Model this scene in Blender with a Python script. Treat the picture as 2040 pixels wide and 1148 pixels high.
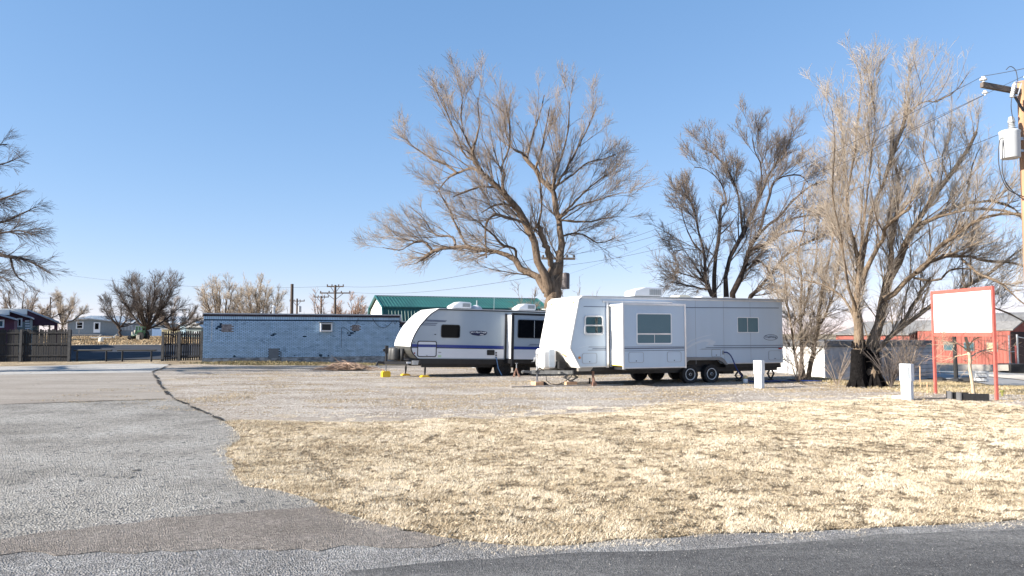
import bpy, math, random
import numpy as np
from mathutils import Vector, Matrix, geometry
random.seed(7); rng = np.random.default_rng(11)
PI = math.pi
for o in list(bpy.data.objects): bpy.data.objects.remove(o)
scn = bpy.context.scene; COL = scn.collection
# ---------------------------------------------------------------- camera
F = 1484.0; CAMH = 1.8; PITCH = math.atan(91 / F)
cd = bpy.data.cameras.new('camera'); cam = bpy.data.objects.new('camera', cd); COL.objects.link(cam)
cam.location = (0, 0, CAMH); cam.rotation_euler = (PI / 2 + PITCH, 0, 0)
cd.sensor_width = 36; cd.lens = 36 * F / 2040; cd.clip_start = .1; cd.clip_end = 3000
scn.camera = cam
# ---------------------------------------------------------------- sky and sun
ELEV = math.radians(27)
SUN = Vector((-1, -.36, 0)).normalized() * math.cos(ELEV) + Vector((0, 0, math.sin(ELEV)))
w = bpy.data.worlds.new('World'); scn.world = w; w.use_nodes = True
nt = w.node_tree; bg = nt.nodes['Background']
sk = nt.nodes.new('ShaderNodeTexSky'); sk.sky_type = 'NISHITA'; sk.sun_disc = False
sk.sun_elevation = ELEV; sk.sun_rotation = math.atan2(-1, -.36); sk.altitude = 1200
sk.air_density = 1.0; sk.dust_density = .0; sk.ozone_density = 4.0
EXPO = 1.25
# camera-like roll-off of the physical sky's brightness, the same in every direction
sp_ = nt.nodes.new('ShaderNodeSeparateColor'); cb_ = nt.nodes.new('ShaderNodeCombineColor'); nt.links.new(sk.outputs[0], sp_.inputs[0])
for ci, (pw, kk) in enumerate(((.80, .90), (.60, .825), (.50, .965))):
    a_ = nt.nodes.new('ShaderNodeMath'); a_.operation = 'MULTIPLY'; a_.inputs[1].default_value = .198; nt.links.new(sp_.outputs[ci], a_.inputs[0])
    p_ = nt.nodes.new('ShaderNodeMath'); p_.operation = 'POWER'; p_.inputs[1].default_value = pw; nt.links.new(a_.outputs[0], p_.inputs[0])
    q_ = nt.nodes.new('ShaderNodeMath'); q_.operation = 'MULTIPLY'; q_.inputs[1].default_value = kk / (.11 * 2 ** EXPO); nt.links.new(p_.outputs[0], q_.inputs[0]); nt.links.new(q_.outputs[0], cb_.inputs[ci])
nt.links.new(cb_.outputs[0], bg.inputs[0]); bg.inputs[1].default_value = .11
sl = bpy.data.lights.new('sun', 'SUN'); sl.energy = 5.0; sl.angle = math.radians(.5); sl.color = (1, .93, .83)
so = bpy.data.objects.new('sun', sl); COL.objects.link(so); so.location = (-40, -15, 30)
so.rotation_euler = SUN.to_track_quat('Z', 'Y').to_euler()
scn.view_settings.view_transform = 'Standard'; scn.view_settings.look = 'None'
scn.view_settings.exposure = EXPO; scn.view_settings.gamma = 1; scn.view_settings.use_curve_mapping = False

# ---------------------------------------------------------------- world points
def ray(px, py):
    v = (574 - py) / F
    return ((px - 1020) / F, math.cos(PITCH) - v * math.sin(PITCH), math.sin(PITCH) + v * math.cos(PITCH))
def P(px, py, D):
    d = ray(px, py); t = D / d[1]
    return (d[0] * t, D, CAMH + d[2] * t)
def sstep(a, b, x):
    t = min(1, max(0, (x - a) / (b - a))); return t * t * (3 - 2 * t)
GY = [38, 44, 55, 64, 88, 125, 4000]; GZ = [0, .28, .5, .84, 1.2, 1.4, 1.4]
def hgt(x, y):
    z = 0.0
    if y > 38:
        g = float(np.interp(y, GY, GZ)); wl = 1 - sstep(-17, -8, x)
        far = sstep(75, 140, y)
        z += g * max(wl, far)
    z += -.5 * sstep(24, 34, y) * sstep(11.5, 17, x) * (1 - sstep(75, 140, y))
    # low swell of the grass verge
    z += .10 * math.exp(-((x - 7) / 6.5) ** 2 - ((y - 14) / 3.6) ** 2) - .07 * math.exp(-((x + 1.5) / 2.2) ** 2 - ((y - 11) / 2.0) ** 2)
    return z
def G(px, py, z=None):
    zz = 0.0 if z is None else z
    d = ray(px, py)
    for _ in range(12):
        t = (zz - CAMH) / d[2]; x, y = d[0] * t, d[1] * t
        if z is not None: break
        zz = .5 * zz + .5 * hgt(x, y)
    return (x, y, zz)

def onplane(px, py, O, ang):
    d = ray(px, py); nx, ny = math.sin(ang), -math.cos(ang); t = (O[0] * nx + O[1] * ny) / (d[0] * nx + d[1] * ny)
    return (d[0] * t - O[0]) * math.cos(ang) + (d[1] * t - O[1]) * math.sin(ang), CAMH + d[2] * t
# ---------------------------------------------------------------- materials
MATS = {}
def mat(name, col, rough=.7, metal=0.0, var=.12, scale=3.0, col2=None, bump=0.0, bscale=40.0, streak=0.0, spec=.5, coat=0.0, bdist=.02):
    if name in MATS: return MATS[name]
    m = bpy.data.materials.new(name); m.use_nodes = True; MATS[name] = m
    n = m.node_tree; b = n.nodes['Principled BSDF']
    b.inputs['Roughness'].default_value = rough; b.inputs['Metallic'].default_value = metal
    b.inputs['Specular IOR Level'].default_value = spec
    if coat: b.inputs['Coat Weight'].default_value = coat; b.inputs['Coat Roughness'].default_value = .1
    tc = n.nodes.new('ShaderNodeTexCoord')
    no = n.nodes.new('ShaderNodeTexNoise'); no.inputs['Scale'].default_value = scale; no.inputs['Detail'].default_value = 7
    no.inputs['Roughness'].default_value = .62
    mp = n.nodes.new('ShaderNodeMapping')
    if streak: mp.inputs['Scale'].default_value = (1, 1, streak)
    n.links.new(tc.outputs['Object'], mp.inputs[0]); n.links.new(mp.outputs[0], no.inputs['Vector'])
    rp = n.nodes.new('ShaderNodeValToRGB')
    c1 = tuple(max(0, c * (1 - var)) for c in col); c2 = col2 or tuple(min(1, c * (1 + var)) for c in col)
    rp.color_ramp.elements[0].position = .32; rp.color_ramp.elements[1].position = .68
    rp.color_ramp.elements[0].color = (*c1, 1); rp.color_ramp.elements[1].color = (*c2, 1)
    n.links.new(no.outputs[0], rp.inputs[0]); n.links.new(rp.outputs[0], b.inputs['Base Color'])
    if bump:
        n2 = n.nodes.new('ShaderNodeTexNoise'); n2.inputs['Scale'].default_value = bscale; n2.inputs['Detail'].default_value = 5
        bp = n.nodes.new('ShaderNodeBump'); bp.inputs['Strength'].default_value = bump; bp.inputs['Distance'].default_value = bdist
        n.links.new(tc.outputs['Object'], n2.inputs['Vector']); n.links.new(n2.outputs[0], bp.inputs['Height'])
        n.links.new(bp.outputs[0], b.inputs['Normal'])
    return m
def ground_mat(name, cols, patch=.4, fine=60, finecol=.35, bump=.8, bdist=.02, rough=.95, cracks=0.0, stretch=None, speck=None):
    """patchy ground: three base colours blended by large noise, aggregate grain on top"""
    m = bpy.data.materials.new(name); m.use_nodes = True; n = m.node_tree; b = n.nodes['Principled BSDF']
    b.inputs['Roughness'].default_value = rough; b.inputs['Specular IOR Level'].default_value = .25
    tc = n.nodes.new('ShaderNodeTexCoord'); src = tc.outputs['Object']
    if stretch:
        mp = n.nodes.new('ShaderNodeMapping'); mp.inputs['Scale'].default_value = stretch; n.links.new(src, mp.inputs[0]); psrc = mp.outputs[0]
    else: psrc = src
    a = n.nodes.new('ShaderNodeTexNoise'); a.inputs['Scale'].default_value = patch; a.inputs['Detail'].default_value = 9; a.inputs['Roughness'].default_value = .65
    n.links.new(psrc, a.inputs['Vector'])
    rp = n.nodes.new('ShaderNodeValToRGB'); e = rp.color_ramp.elements
    e[0].position = .33; e[0].color = (*cols[0], 1); e[1].position = .66; e[1].color = (*cols[2], 1)
    k = e.new(.5); k.color = (*cols[1], 1)
    n.links.new(a.outputs[0], rp.inputs[0])
    vo = n.nodes.new('ShaderNodeTexVoronoi'); vo.inputs['Scale'].default_value = fine; n.links.new(src, vo.inputs['Vector'])
    sx = n.nodes.new('ShaderNodeSeparateColor'); n.links.new(vo.outputs['Color'], sx.inputs[0])
    mr = n.nodes.new('ShaderNodeMapRange'); mr.inputs['To Min'].default_value = 1 - finecol; mr.inputs['To Max'].default_value = 1 + finecol
    n.links.new(sx.outputs[0], mr.inputs[0])
    f2 = n.nodes.new('ShaderNodeTexNoise'); f2.inputs['Scale'].default_value = fine * .22; f2.inputs['Detail'].default_value = 8; f2.inputs['Roughness'].default_value = .75
    n.links.new(src, f2.inputs['Vector'])
    mr2 = n.nodes.new('ShaderNodeMapRange'); mr2.inputs['From Min'].default_value = .3; mr2.inputs['From Max'].default_value = .7
    mr2.inputs['To Min'].default_value = 1 - finecol * .8; mr2.inputs['To Max'].default_value = 1 + finecol * .6
    n.links.new(f2.outputs[0], mr2.inputs[0])
    mm = n.nodes.new('ShaderNodeMath'); mm.operation = 'MULTIPLY'; n.links.new(mr.outputs[0], mm.inputs[0]); n.links.new(mr2.outputs[0], mm.inputs[1])
    fac = mm.outputs[0]
    if cracks:
        vc = n.nodes.new('ShaderNodeTexVoronoi'); vc.feature = 'DISTANCE_TO_EDGE'; vc.inputs['Scale'].default_value = .33
        ds = n.nodes.new('ShaderNodeTexNoise'); ds.inputs['Scale'].default_value = 1.3; ds.inputs['Detail'].default_value = 6
        mx = n.nodes.new('ShaderNodeVectorMath'); mx.operation = 'MULTIPLY_ADD'; mx.inputs[1].default_value = (1.6, 1.6, 0)
        n.links.new(src, ds.inputs['Vector']); n.links.new(ds.outputs['Color'], mx.inputs[0]); n.links.new(src, mx.inputs[2]); n.links.new(mx.outputs[0], vc.inputs['Vector'])
        mc = n.nodes.new('ShaderNodeMapRange'); mc.inputs['From Max'].default_value = .006; mc.inputs['To Min'].default_value = 1 - cracks
        n.links.new(vc.outputs['Distance'], mc.inputs[0])
        m3 = n.nodes.new('ShaderNodeMath'); m3.operation = 'MULTIPLY'; n.links.new(fac, m3.inputs[0]); n.links.new(mc.outputs[0], m3.inputs[1]); fac = m3.outputs[0]
    vm = n.nodes.new('ShaderNodeVectorMath'); vm.operation = 'SCALE'
    n.links.new(rp.outputs[0], vm.inputs[0]); n.links.new(fac, vm.inputs['Scale'])
    out = vm.outputs[0]
    if speck:
        sp = n.nodes.new('ShaderNodeTexVoronoi'); sp.inputs['Scale'].default_value = fine * .45; n.links.new(src, sp.inputs['Vector'])
        s2 = n.nodes.new('ShaderNodeSeparateColor'); n.links.new(sp.outputs['Color'], s2.inputs[0])
        gt = n.nodes.new('ShaderNodeMath'); gt.operation = 'GREATER_THAN'; gt.inputs[1].default_value = speck[1]; n.links.new(s2.outputs[1], gt.inputs[0])
        mi = n.nodes.new('ShaderNodeMix'); mi.data_type = 'RGBA'; n.links.new(gt.outputs[0], mi.inputs[0]); n.links.new(out, mi.inputs[6]); mi.inputs[7].default_value = (*speck[0], 1); out = mi.outputs[2]
    n.links.new(out, b.inputs['Base Color'])
    bp = n.nodes.new('ShaderNodeBump'); bp.inputs['Strength'].default_value = bump; bp.inputs['Distance'].default_value = bdist
    ad = n.nodes.new('ShaderNodeMath'); ad.operation = 'ADD'; n.links.new(vo.outputs['Distance'], ad.inputs[0]); n.links.new(f2.outputs[0], ad.inputs[1])
    n.links.new(ad.outputs[0], bp.inputs['Height']); n.links.new(bp.outputs[0], b.inputs['Normal'])
    return m
def attr_mat(name, rough=.9, transl=0.0):
    m = bpy.data.materials.new(name); m.use_nodes = True; n = m.node_tree; b = n.nodes['Principled BSDF']
    b.inputs['Roughness'].default_value = rough; b.inputs['Specular IOR Level'].default_value = .2
    a = n.nodes.new('ShaderNodeAttribute'); a.attribute_name = 'tint'; n.links.new(a.outputs['Color'], b.inputs['Base Color'])
    return m
def glass_mat(name, col, rough=.06):
    m = mat(name, col, rough=rough, var=.25, scale=1.5, spec=.04); return m

white_gel = mat('white_fibreglass', (.80, .79, .76), .35, var=.04, scale=1.2, streak=.15, spec=.4)
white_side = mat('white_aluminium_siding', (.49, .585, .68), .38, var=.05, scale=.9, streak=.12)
white_pl = mat('white_plastic', (.78, .79, .80), .45, var=.04)
cream_pl = mat('cream_plastic', (.70, .66, .55), .5, var=.05)
grey_side = mat('silver_grey_siding', (.34, .40, .46), .25, var=.05, scale=.8, streak=.2, coat=.3)
light_side = mat('pale_grey_siding', (.66, .68, .72), .3, var=.03, scale=.8, coat=.2)
black_trim = mat('black_trim', (.012, .012, .014), .4, var=.3)
black_rub = mat('black_rubber', (.02, .02, .021), .8, var=.3, scale=12)
black_steel = mat('black_steel', (.018, .018, .02), .5, var=.4, scale=8)
grey_steel = mat('weathered_steel', (.17, .17, .165), .55, .3, var=.35, scale=10)
galv = mat('galvanised_steel', (.45, .46, .47), .4, .7, var=.2, scale=9)
alu = mat('aluminium_trim', (.62, .63, .64), .3, .5, var=.08)
stripe_dk = mat('slate_blue_stripe', (.10, .13, .19), .35, var=.1)
stripe_pale = mat('pale_grey_decal', (.58, .64, .70), .4, var=.05)
blue_st = mat('royal_blue_stripe', (.012, .035, .22), .3, var=.2, scale=.5)
navy = mat('navy_badge', (.008, .012, .05), .3, var=.2)
letter_w = mat('white_lettering', (.75, .77, .8), .4, var=.02)
letter_g = mat('grey_lettering', (.30, .32, .33), .5, var=.05)
glass_dk = glass_mat('dark_tinted_glass', (.004, .005, .007))
glass_bl = glass_mat('blue_green_glass', (.05, .10, .12), .12)
blind = mat('window_blind', (.10, .18, .21), .5, var=.1, scale=30, streak=8)
amber = mat('amber_lens', (.62, .22, .03), .25, var=.2)
red_l = mat('red_lens', (.35, .01, .02), .25, var=.2)
yellow = mat('yellow_plastic', (.78, .50, .02), .5, var=.1)
lumber = mat('raw_lumber', (.62, .38, .22), .8, var=.2, scale=9, bump=.2)
grey_mesh = mat('grey_stone_guard', (.20, .20, .195), .6, var=.12, scale=9)
blue_hose = mat('blue_hose', (.01, .03, .16), .4, var=.2)
bark = mat('elm_bark', (.17, .125, .09), .95, var=.5, scale=7, streak=.3, bump=1, bscale=22, bdist=.06, spec=.15)
bark_pale = mat('pale_elm_bark', (.20, .15, .105), .95, var=.4, scale=7, streak=.3, bump=1, bscale=22, bdist=.06, spec=.15)
bark_dark = mat('dark_bark', (.075, .058, .048), .95, var=.5, scale=7, streak=.3, bump=1, bscale=22, bdist=.05, spec=.15)
bark_black = mat('black_bark', (.010, .009, .009), .95, var=.5, scale=9, bump=1, bscale=22, bdist=.05, spec=.1)
twig = mat('grey_tan_twigs', (.30, .245, .20), .9, var=.3, scale=.6, spec=.15)
twig_pale = mat('pale_twigs', (.42, .355, .285), .9, var=.25, scale=.6, spec=.15)
twig_dark = mat('dark_twigs', (.13, .11, .10), .9, var=.3, scale=.6, spec=.15)
twig_mid = mat('brown_twigs', (.21, .17, .14), .9, var=.3, scale=.6, spec=.15)
twig_red = mat('russet_twigs', (.40, .27, .20), .9, var=.3, scale=.6, spec=.15)
fence_w = mat('dark_weathered_picket', (.020, .020, .022), .9, var=.5, scale=5, streak=.2, bump=.4, bscale=30)
pole_w = mat('tan_utility_pole', (.42, .235, .135), .85, var=.25, scale=6, streak=.1, bump=.4, bscale=40)
arm_w = mat('weathered_crossarm', (.13, .105, .09), .9, var=.4, scale=12)
far_pole = mat('brown_pole_wood', (.10, .075, .06), .9, var=.3, scale=5)
wire_m = mat('cable', (.05, .05, .055), .6, var=.1)
wire_g = mat('aluminium_conductor', (.30, .33, .36), .5, var=.1)
porc = mat('white_porcelain', (.78, .78, .76), .3, var=.05)
coral = mat('coral_painted_steel', (.52, .115, .09), .6, var=.15, scale=8)
sign_w = mat('white_sign_panel', (.84, .84, .83), .5, var=.02)
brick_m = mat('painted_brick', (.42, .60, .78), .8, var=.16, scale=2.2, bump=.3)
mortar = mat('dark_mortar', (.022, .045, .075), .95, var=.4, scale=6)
found = mat('peeling_foundation', (.38, .42, .45), .9, var=.85, scale=2.6, col2=(.42, .46, .5), streak=2.2, bump=.4)
cap_m = mat('grey_roof_cap', (.42, .44, .47), .6, var=.15, scale=2)
band_m = mat('dark_fascia_band', (.035, .025, .035), .8, var=.5, scale=5)
patch_m = mat('patched_masonry', (.22, .20, .20), .9, var=.7, scale=9, bump=.5)
green_r = mat('green_metal_roof', (.014, .085, .075), .5, .0, var=.15, scale=.5, col2=(.02, .115, .10))
green_dk = mat('green_roof_trim', (.01, .10, .10), .45, var=.2)
barn_w = mat('white_barn_gable', (.72, .70, .65), .8, var=.06)
red_w = mat('red_barn_boards', (.28, .085, .065), .85, var=.25, scale=3, streak=.15)
roof_g = mat('grey_shingle_roof', (.19, .185, .18), .9, var=.18, scale=4, bump=.4)
metal_r = mat('silver_metal_roof', (.62, .62, .60), .45, .2, var=.1)
wall_bg = mat('grey_blue_siding', (.20, .23, .25), .8, var=.1)
wall_gn = mat('grey_green_siding', (.22, .26, .25), .85, var=.1)
wall_dk = mat('maroon_boards', (.07, .025, .04), .8, var=.3)
block_w = mat('shaded_block_wall', (.36, .37, .40), .9, var=.35, scale=1.6, bump=.4)  # front of the white block building, its shade put into the colour
block_p = mat('lit_block_wall', (.80, .80, .78), .8, var=.05)  # sunlit end of the same white building, painted brighter
conc = mat('concrete', (.45, .41, .36), .9, var=.12, scale=2, bump=.3)
tr_green = mat('tractor_green', (.03, .12, .05), .5, var=.3)
tan_m = mat('tan_paint', (.48, .42, .26), .7, var=.2)
ped_m = mat('pale_grey_enamel', (.66, .71, .74), .45, var=.05, scale=4)
hatch_m = mat('hatch_line', (.33, .35, .38), .5)
tarp = mat('blue_tarp', (.02, .05, .20), .5, var=.4, scale=6)
rust = mat('rusty_brown_steel', (.26, .15, .11), .7, var=.3, scale=9)
stick_m = mat('dry_sticks', (.36, .25, .18), .9, var=.4, scale=5)

# ---------------------------------------------------------------- mesh helpers
class MB:
    def __init__(s): s.v = []; s.f = []; s.m = []
    def add(s, v, f, mi=0):
        o = len(s.v); s.v += [tuple(q) for q in v]; s.f += [tuple(i + o for i in q) for q in f]; s.m += [mi] * len(f); return s
    def box(s, x0, x1, y0, y1, z0, z1, mi=0):
        v = [(x, y, z) for x in (x0, x1) for y in (y0, y1) for z in (z0, z1)]
        return s.add(v, [(0, 1, 3, 2), (4, 6, 7, 5), (0, 4, 5, 1), (2, 3, 7, 6), (0, 2, 6, 4), (1, 5, 7, 3)], mi)
    def prism(s, poly, y0, y1, mi=0, ax='y'):
        n = len(poly)
        mk = {'y': lambda a, b, c: (a, c, b), 'x': lambda a, b, c: (c, a, b), 'z': lambda a, b, c: (a, b, c)}[ax]
        v = [mk(a, b, y0) for a, b in poly] + [mk(a, b, y1) for a, b in poly]
        f = [tuple(range(n)), tuple(range(2 * n - 1, n - 1, -1))] + [(i, i + n, (i + 1) % n + n, (i + 1) % n) for i in range(n)]
        return s.add(v, f, mi)
    def ring(s, a, b, y0, y1, mi=0):
        n = len(a); v = [(x, y0, z) for x, z in a] + [(x, y0, z) for x, z in b] + [(x, y1, z) for x, z in a] + [(x, y1, z) for x, z in b]
        f = []
        for i in range(n):
            j = (i + 1) % n
            f += [(i, j, j + n, i + n), (i + 2 * n, i + 3 * n, j + 3 * n, j + 2 * n), (i, i + 2 * n, j + 2 * n, j), (i + n, j + n, j + 3 * n, i + 3 * n)]
        return s.add(v, f, mi)
    def tube(s, pts, r, n=6, mi=0, cap=True):
        pts = [Vector(p) for p in pts]; k = len(pts); rs = r if isinstance(r, (list, tuple)) else [r] * k
        v = []; ref = None
        for i, p in enumerate(pts):
            t = (pts[min(i + 1, k - 1)] - pts[max(i - 1, 0)])
            t = t.normalized() if t.length > 1e-9 else Vector((0, 0, 1))
            if ref is None: ref = Vector((0, 0, 1)) if abs(t.z) < .9 else Vector((1, 0, 0))
            a = t.cross(ref)
            if a.length < 1e-6: a = t.orthogonal()
            a.normalize(); b = t.cross(a); ref = a.cross(t)
            for j in range(n):
                q = 2 * PI * j / n; v.append(p + (a * math.cos(q) + b * math.sin(q)) * rs[i])
        f = [(i * n + j, i * n + (j + 1) % n, (i + 1) * n + (j + 1) % n, (i + 1) * n + j) for i in range(k - 1) for j in range(n)]
        if cap: f += [tuple(range(n - 1, -1, -1)), tuple(range((k - 1) * n, k * n))]
        return s.add(v, f, mi)
    def beam(s, a, b, wd, ht, mi=0, up=(0, 0, 1)):
        a, b = Vector(a), Vector(b); t = (b - a).normalized(); u = Vector(up); sd = t.cross(u)
        if sd.length < 1e-5: sd = t.cross(Vector((1, 0, 0)))
        sd.normalize(); u = sd.cross(t).normalized(); v = []
        for p in (a, b):
            for i, j in ((-1, -1), (1, -1), (1, 1), (-1, 1)): v.append(p + sd * i * wd / 2 + u * j * ht / 2)
        return s.add(v, [(0, 1, 2, 3), (7, 6, 5, 4), (0, 4, 5, 1), (1, 5, 6, 2), (2, 6, 7, 3), (3, 7, 4, 0)], mi)
    def lathe(s, prof, c, axis='z', n=20, mi=0):
        c = Vector(c); v = []
        for (r, h) in prof:
            for j in range(n):
                a = 2 * PI * j / n; x, y = r * math.cos(a), r * math.sin(a)
                v.append(c + (Vector((x, y, h)) if axis == 'z' else Vector((x, h, y)) if axis == 'y' else Vector((h, x, y))))
        k = len(prof)
        f = [(i * n + j, i * n + (j + 1) % n, (i + 1) * n + (j + 1) % n, (i + 1) * n + j) for i in range(k - 1) for j in range(n)]
        f += [tuple(range(n - 1, -1, -1)), tuple(range((k - 1) * n, k * n))]
        return s.add(v, f, mi)
    def build(s, name, mats, parent=None, bevel=0.0, smooth=False, kind=None, loc=None):
        me = bpy.data.meshes.new(name); me.from_pydata(s.v, [], s.f)
        if not isinstance(mats, (list, tuple)): mats = [mats]
        for m in mats: me.materials.append(m)
        if len(mats) > 1: me.polygons.foreach_set('material_index', s.m)
        me.update()
        import bmesh
        bm = bmesh.new(); bm.from_mesh(me); bmesh.ops.recalc_face_normals(bm, faces=bm.faces)
        if bevel: bmesh.ops.bevel(bm, geom=[e for e in bm.edges if len(e.link_faces) == 2 and e.calc_face_angle(0) > .5], offset=bevel, segments=2, affect='EDGES', clamp_overlap=True)
        bm.to_mesh(me); bm.free()
        if smooth: me.shade_auto_smooth() if hasattr(me, 'shade_auto_smooth') else me.polygons.foreach_set('use_smooth', [True] * len(me.polygons))
        if smooth:
            me.polygons.foreach_set('use_smooth', [True] * len(me.polygons))
            try: me.set_sharp_from_angle(angle=math.radians(40))
            except Exception: pass
        o = bpy.data.objects.new(name, me); COL.objects.link(o)
        if parent: o.parent = parent
        if loc: o.location = loc
        if kind: o['kind'] = kind
        return o
def tag(o, label=None, cat=None, group=None, kind=None):
    if label: o['label'] = label
    if cat: o['category'] = cat
    if group: o['group'] = group
    if kind: o['kind'] = kind
    return o
def empty(name, loc, rz=0, rx=0, ry=0):
    o = bpy.data.objects.new(name, None); COL.objects.link(o); o.location = loc; o.rotation_euler = (rx, ry, rz); o.empty_display_size = .3
    return o
def copy_tree(o, parent=None):
    c = o.copy(); COL.objects.link(c)
    if parent: c.parent = parent
    for ch in list(o.children): copy_tree(ch, c)
    return c
def rr(x0, x1, z0, z1, r, n=4):
    out = []
    for cx, cz, a0 in ((x1 - r, z1 - r, 0), (x0 + r, z1 - r, 90), (x0 + r, z0 + r, 180), (x1 - r, z0 + r, 270)):
        for i in range(n + 1):
            a = math.radians(a0 + 90 * i / n); out.append((cx + r * math.cos(a), cz + r * math.sin(a)))
    return out
def np_mesh(name, verts, faces, mats, parent=None, attr=None, smooth=False, mi=None, kind=None):
    """verts (N,3), faces (M,k) with equal k"""
    me = bpy.data.meshes.new(name); k = faces.shape[1]; nf = len(faces)
    me.vertices.add(len(verts)); me.vertices.foreach_set('co', np.ascontiguousarray(verts, np.float32).ravel())
    me.loops.add(nf * k); me.loops.foreach_set('vertex_index', np.ascontiguousarray(faces, np.int32).ravel())
    me.polygons.add(nf); me.polygons.foreach_set('loop_start', np.arange(0, nf * k, k, dtype=np.int32))
    if smooth: me.polygons.foreach_set('use_smooth', np.ones(nf, bool))
    for m in (mats if isinstance(mats, (list, tuple)) else [mats]): me.materials.append(m)
    if mi is not None: me.polygons.foreach_set('material_index', mi.astype(np.int32))
    me.update(calc_edges=True)
    if attr is not None:
        a = me.color_attributes.new('tint', 'FLOAT_COLOR', 'POINT'); a.data.foreach_set('color', np.ascontiguousarray(attr, np.float32).ravel())
    o = bpy.data.objects.new(name, me); COL.objects.link(o)
    if parent: o.parent = parent
    if kind: o['kind'] = kind
    return o
def text_obj(s, width, height, mt, parent, loc, rot=(PI / 2, 0, 0), shear=0.0, name='lettering', bold=0.0, space=1.0):
    cu = bpy.data.curves.new('t', 'FONT'); cu.body = s; cu.size = 1; cu.extrude = .01; cu.shear = shear; cu.align_x = 'CENTER'; cu.offset = bold; cu.space_character = space
    cu.resolution_u = 3
    o = bpy.data.objects.new('t', cu); COL.objects.link(o); bpy.context.view_layer.update()
    me = bpy.data.meshes.new_from_object(o.evaluated_get(bpy.context.evaluated_depsgraph_get()))
    bpy.data.objects.remove(o); bpy.data.curves.remove(cu)
    co = np.empty(len(me.vertices) * 3); me.vertices.foreach_get('co', co); co = co.reshape(-1, 3)
    mn, mx = co.min(0), co.max(0); c = (mn + mx) / 2; sz = mx - mn
    co = (co - c) * [width / sz[0], height / sz[1], .3]
    me.vertices.foreach_set('co', co.ravel()); me.materials.clear(); me.materials.append(mt); me.name = name; me.update()
    t = bpy.data.objects.new(name, me); COL.objects.link(t); t.parent = parent; t.location = loc; t.rotation_euler = rot
    return t
def vnoise(x, y, s, seed=0):
    """cheap value noise on numpy arrays, 0..1"""
    r = np.random.default_rng(seed); T = r.random((256, 256)); x = x / s; y = y / s
    xi = np.floor(x).astype(int); yi = np.floor(y).astype(int); fx = x - xi; fy = y - yi
    fx = fx * fx * (3 - 2 * fx); fy = fy * fy * (3 - 2 * fy)
    g = lambda a, b: T[a & 255, b & 255]
    return (g(xi, yi) * (1 - fx) + g(xi + 1, yi) * fx) * (1 - fy) + (g(xi, yi + 1) * (1 - fx) + g(xi + 1, yi + 1) * fx) * fy
def fbm(x, y, s, seed=0): return .5 * vnoise(x, y, s, seed) + .3 * vnoise(x, y, s / 2.3, seed + 1) + .2 * vnoise(x, y, s / 5.1, seed + 2)
def inside(poly, X, Y):
    r = np.zeros(X.shape, bool); n = len(poly)
    for i in range(n):
        x0, y0 = poly[i]; x1, y1 = poly[(i + 1) % n]
        c = ((y0 > Y) != (y1 > Y)); xs = (x1 - x0) * (Y - y0) / ((y1 - y0) if y1 != y0 else 1e-9) + x0
        r ^= c & (X < xs)
    return r
def hgt_np(X, Y):
    g = np.interp(Y, GY, GZ); ss = lambda a, b, q: (lambda t: t * t * (3 - 2 * t))(np.clip((q - a) / (b - a), 0, 1))
    z = g * np.maximum(1 - ss(-17, -8, X), ss(75, 140, Y)) * (Y > 38)
    z = z - .5 * ss(24, 34, Y) * ss(11.5, 17, X) * (1 - ss(75, 140, Y))
    return z + .10 * np.exp(-((X - 7) / 6.5) ** 2 - ((Y - 14) / 3.6) ** 2) - .07 * np.exp(-((X + 1.5) / 2.2) ** 2 - ((Y - 11) / 2.0) ** 2)
def densify(pts, step, jit):
    out = []; n = len(pts)
    for i in range(n):
        a, b = pts[i], pts[(i + 1) % n]; L = math.hypot(b[0] - a[0], b[1] - a[1]); s = step * max(1, (a[1] + b[1]) / 30); k = max(1, int(L / s))
        nx, ny = -(b[1] - a[1]) / max(L, 1e-6), (b[0] - a[0]) / max(L, 1e-6)
        for j in range(k):
            t = j / k; d = random.uniform(-jit, jit) if j else 0
            out.append((a[0] + (b[0] - a[0]) * t + nx * d, a[1] + (b[1] - a[1]) * t + ny * d))
    return out
def sheet(name, pts, off, mt, step=.4, jit=.03, edge=0.0, maxpts=9000):
    out = densify(pts, step, jit); n = len(out)
    xs = [p[0] for p in out]; ys = [p[1] for p in out]; area = (max(xs) - min(xs)) * (max(ys) - min(ys)); g = max(.45, math.sqrt(area / maxpts))
    X, Y = np.meshgrid(np.arange(min(xs), max(xs), g), np.arange(min(ys), max(ys), g)); X = X.ravel() + rng.uniform(-.1, .1, X.size) * g; Y = Y.ravel() + rng.uniform(-.1, .1, Y.size) * g
    k = inside(out, X, Y); ip = list(zip(X[k], Y[k]))
    vs, es, fs, *_ = geometry.delaunay_2d_cdt([Vector(p) for p in out] + [Vector(p) for p in ip], [], [list(range(n))], 1, 1e-4)
    v = [(p.x, p.y, hgt(p.x, p.y) + off) for p in vs]; f = [tuple(q) for q in fs]
    me = bpy.data.meshes.new(name)
    if edge:
        base = len(v); 
        for p in out: v.append((p[0], p[1], hgt(*p) + off)); v.append((p[0], p[1], hgt(*p) + off - edge))
        f += [(base + 2 * i, base + 2 * ((i + 1) % n), base + 2 * ((i + 1) % n) + 1, base + 2 * i + 1) for i in range(n)]
    me.from_pydata(v, [], f); me.materials.append(mt); me.update()
    o = bpy.data.objects.new(name, me); COL.objects.link(o); o['kind'] = 'structure'
    return o, out
E2 = None

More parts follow.
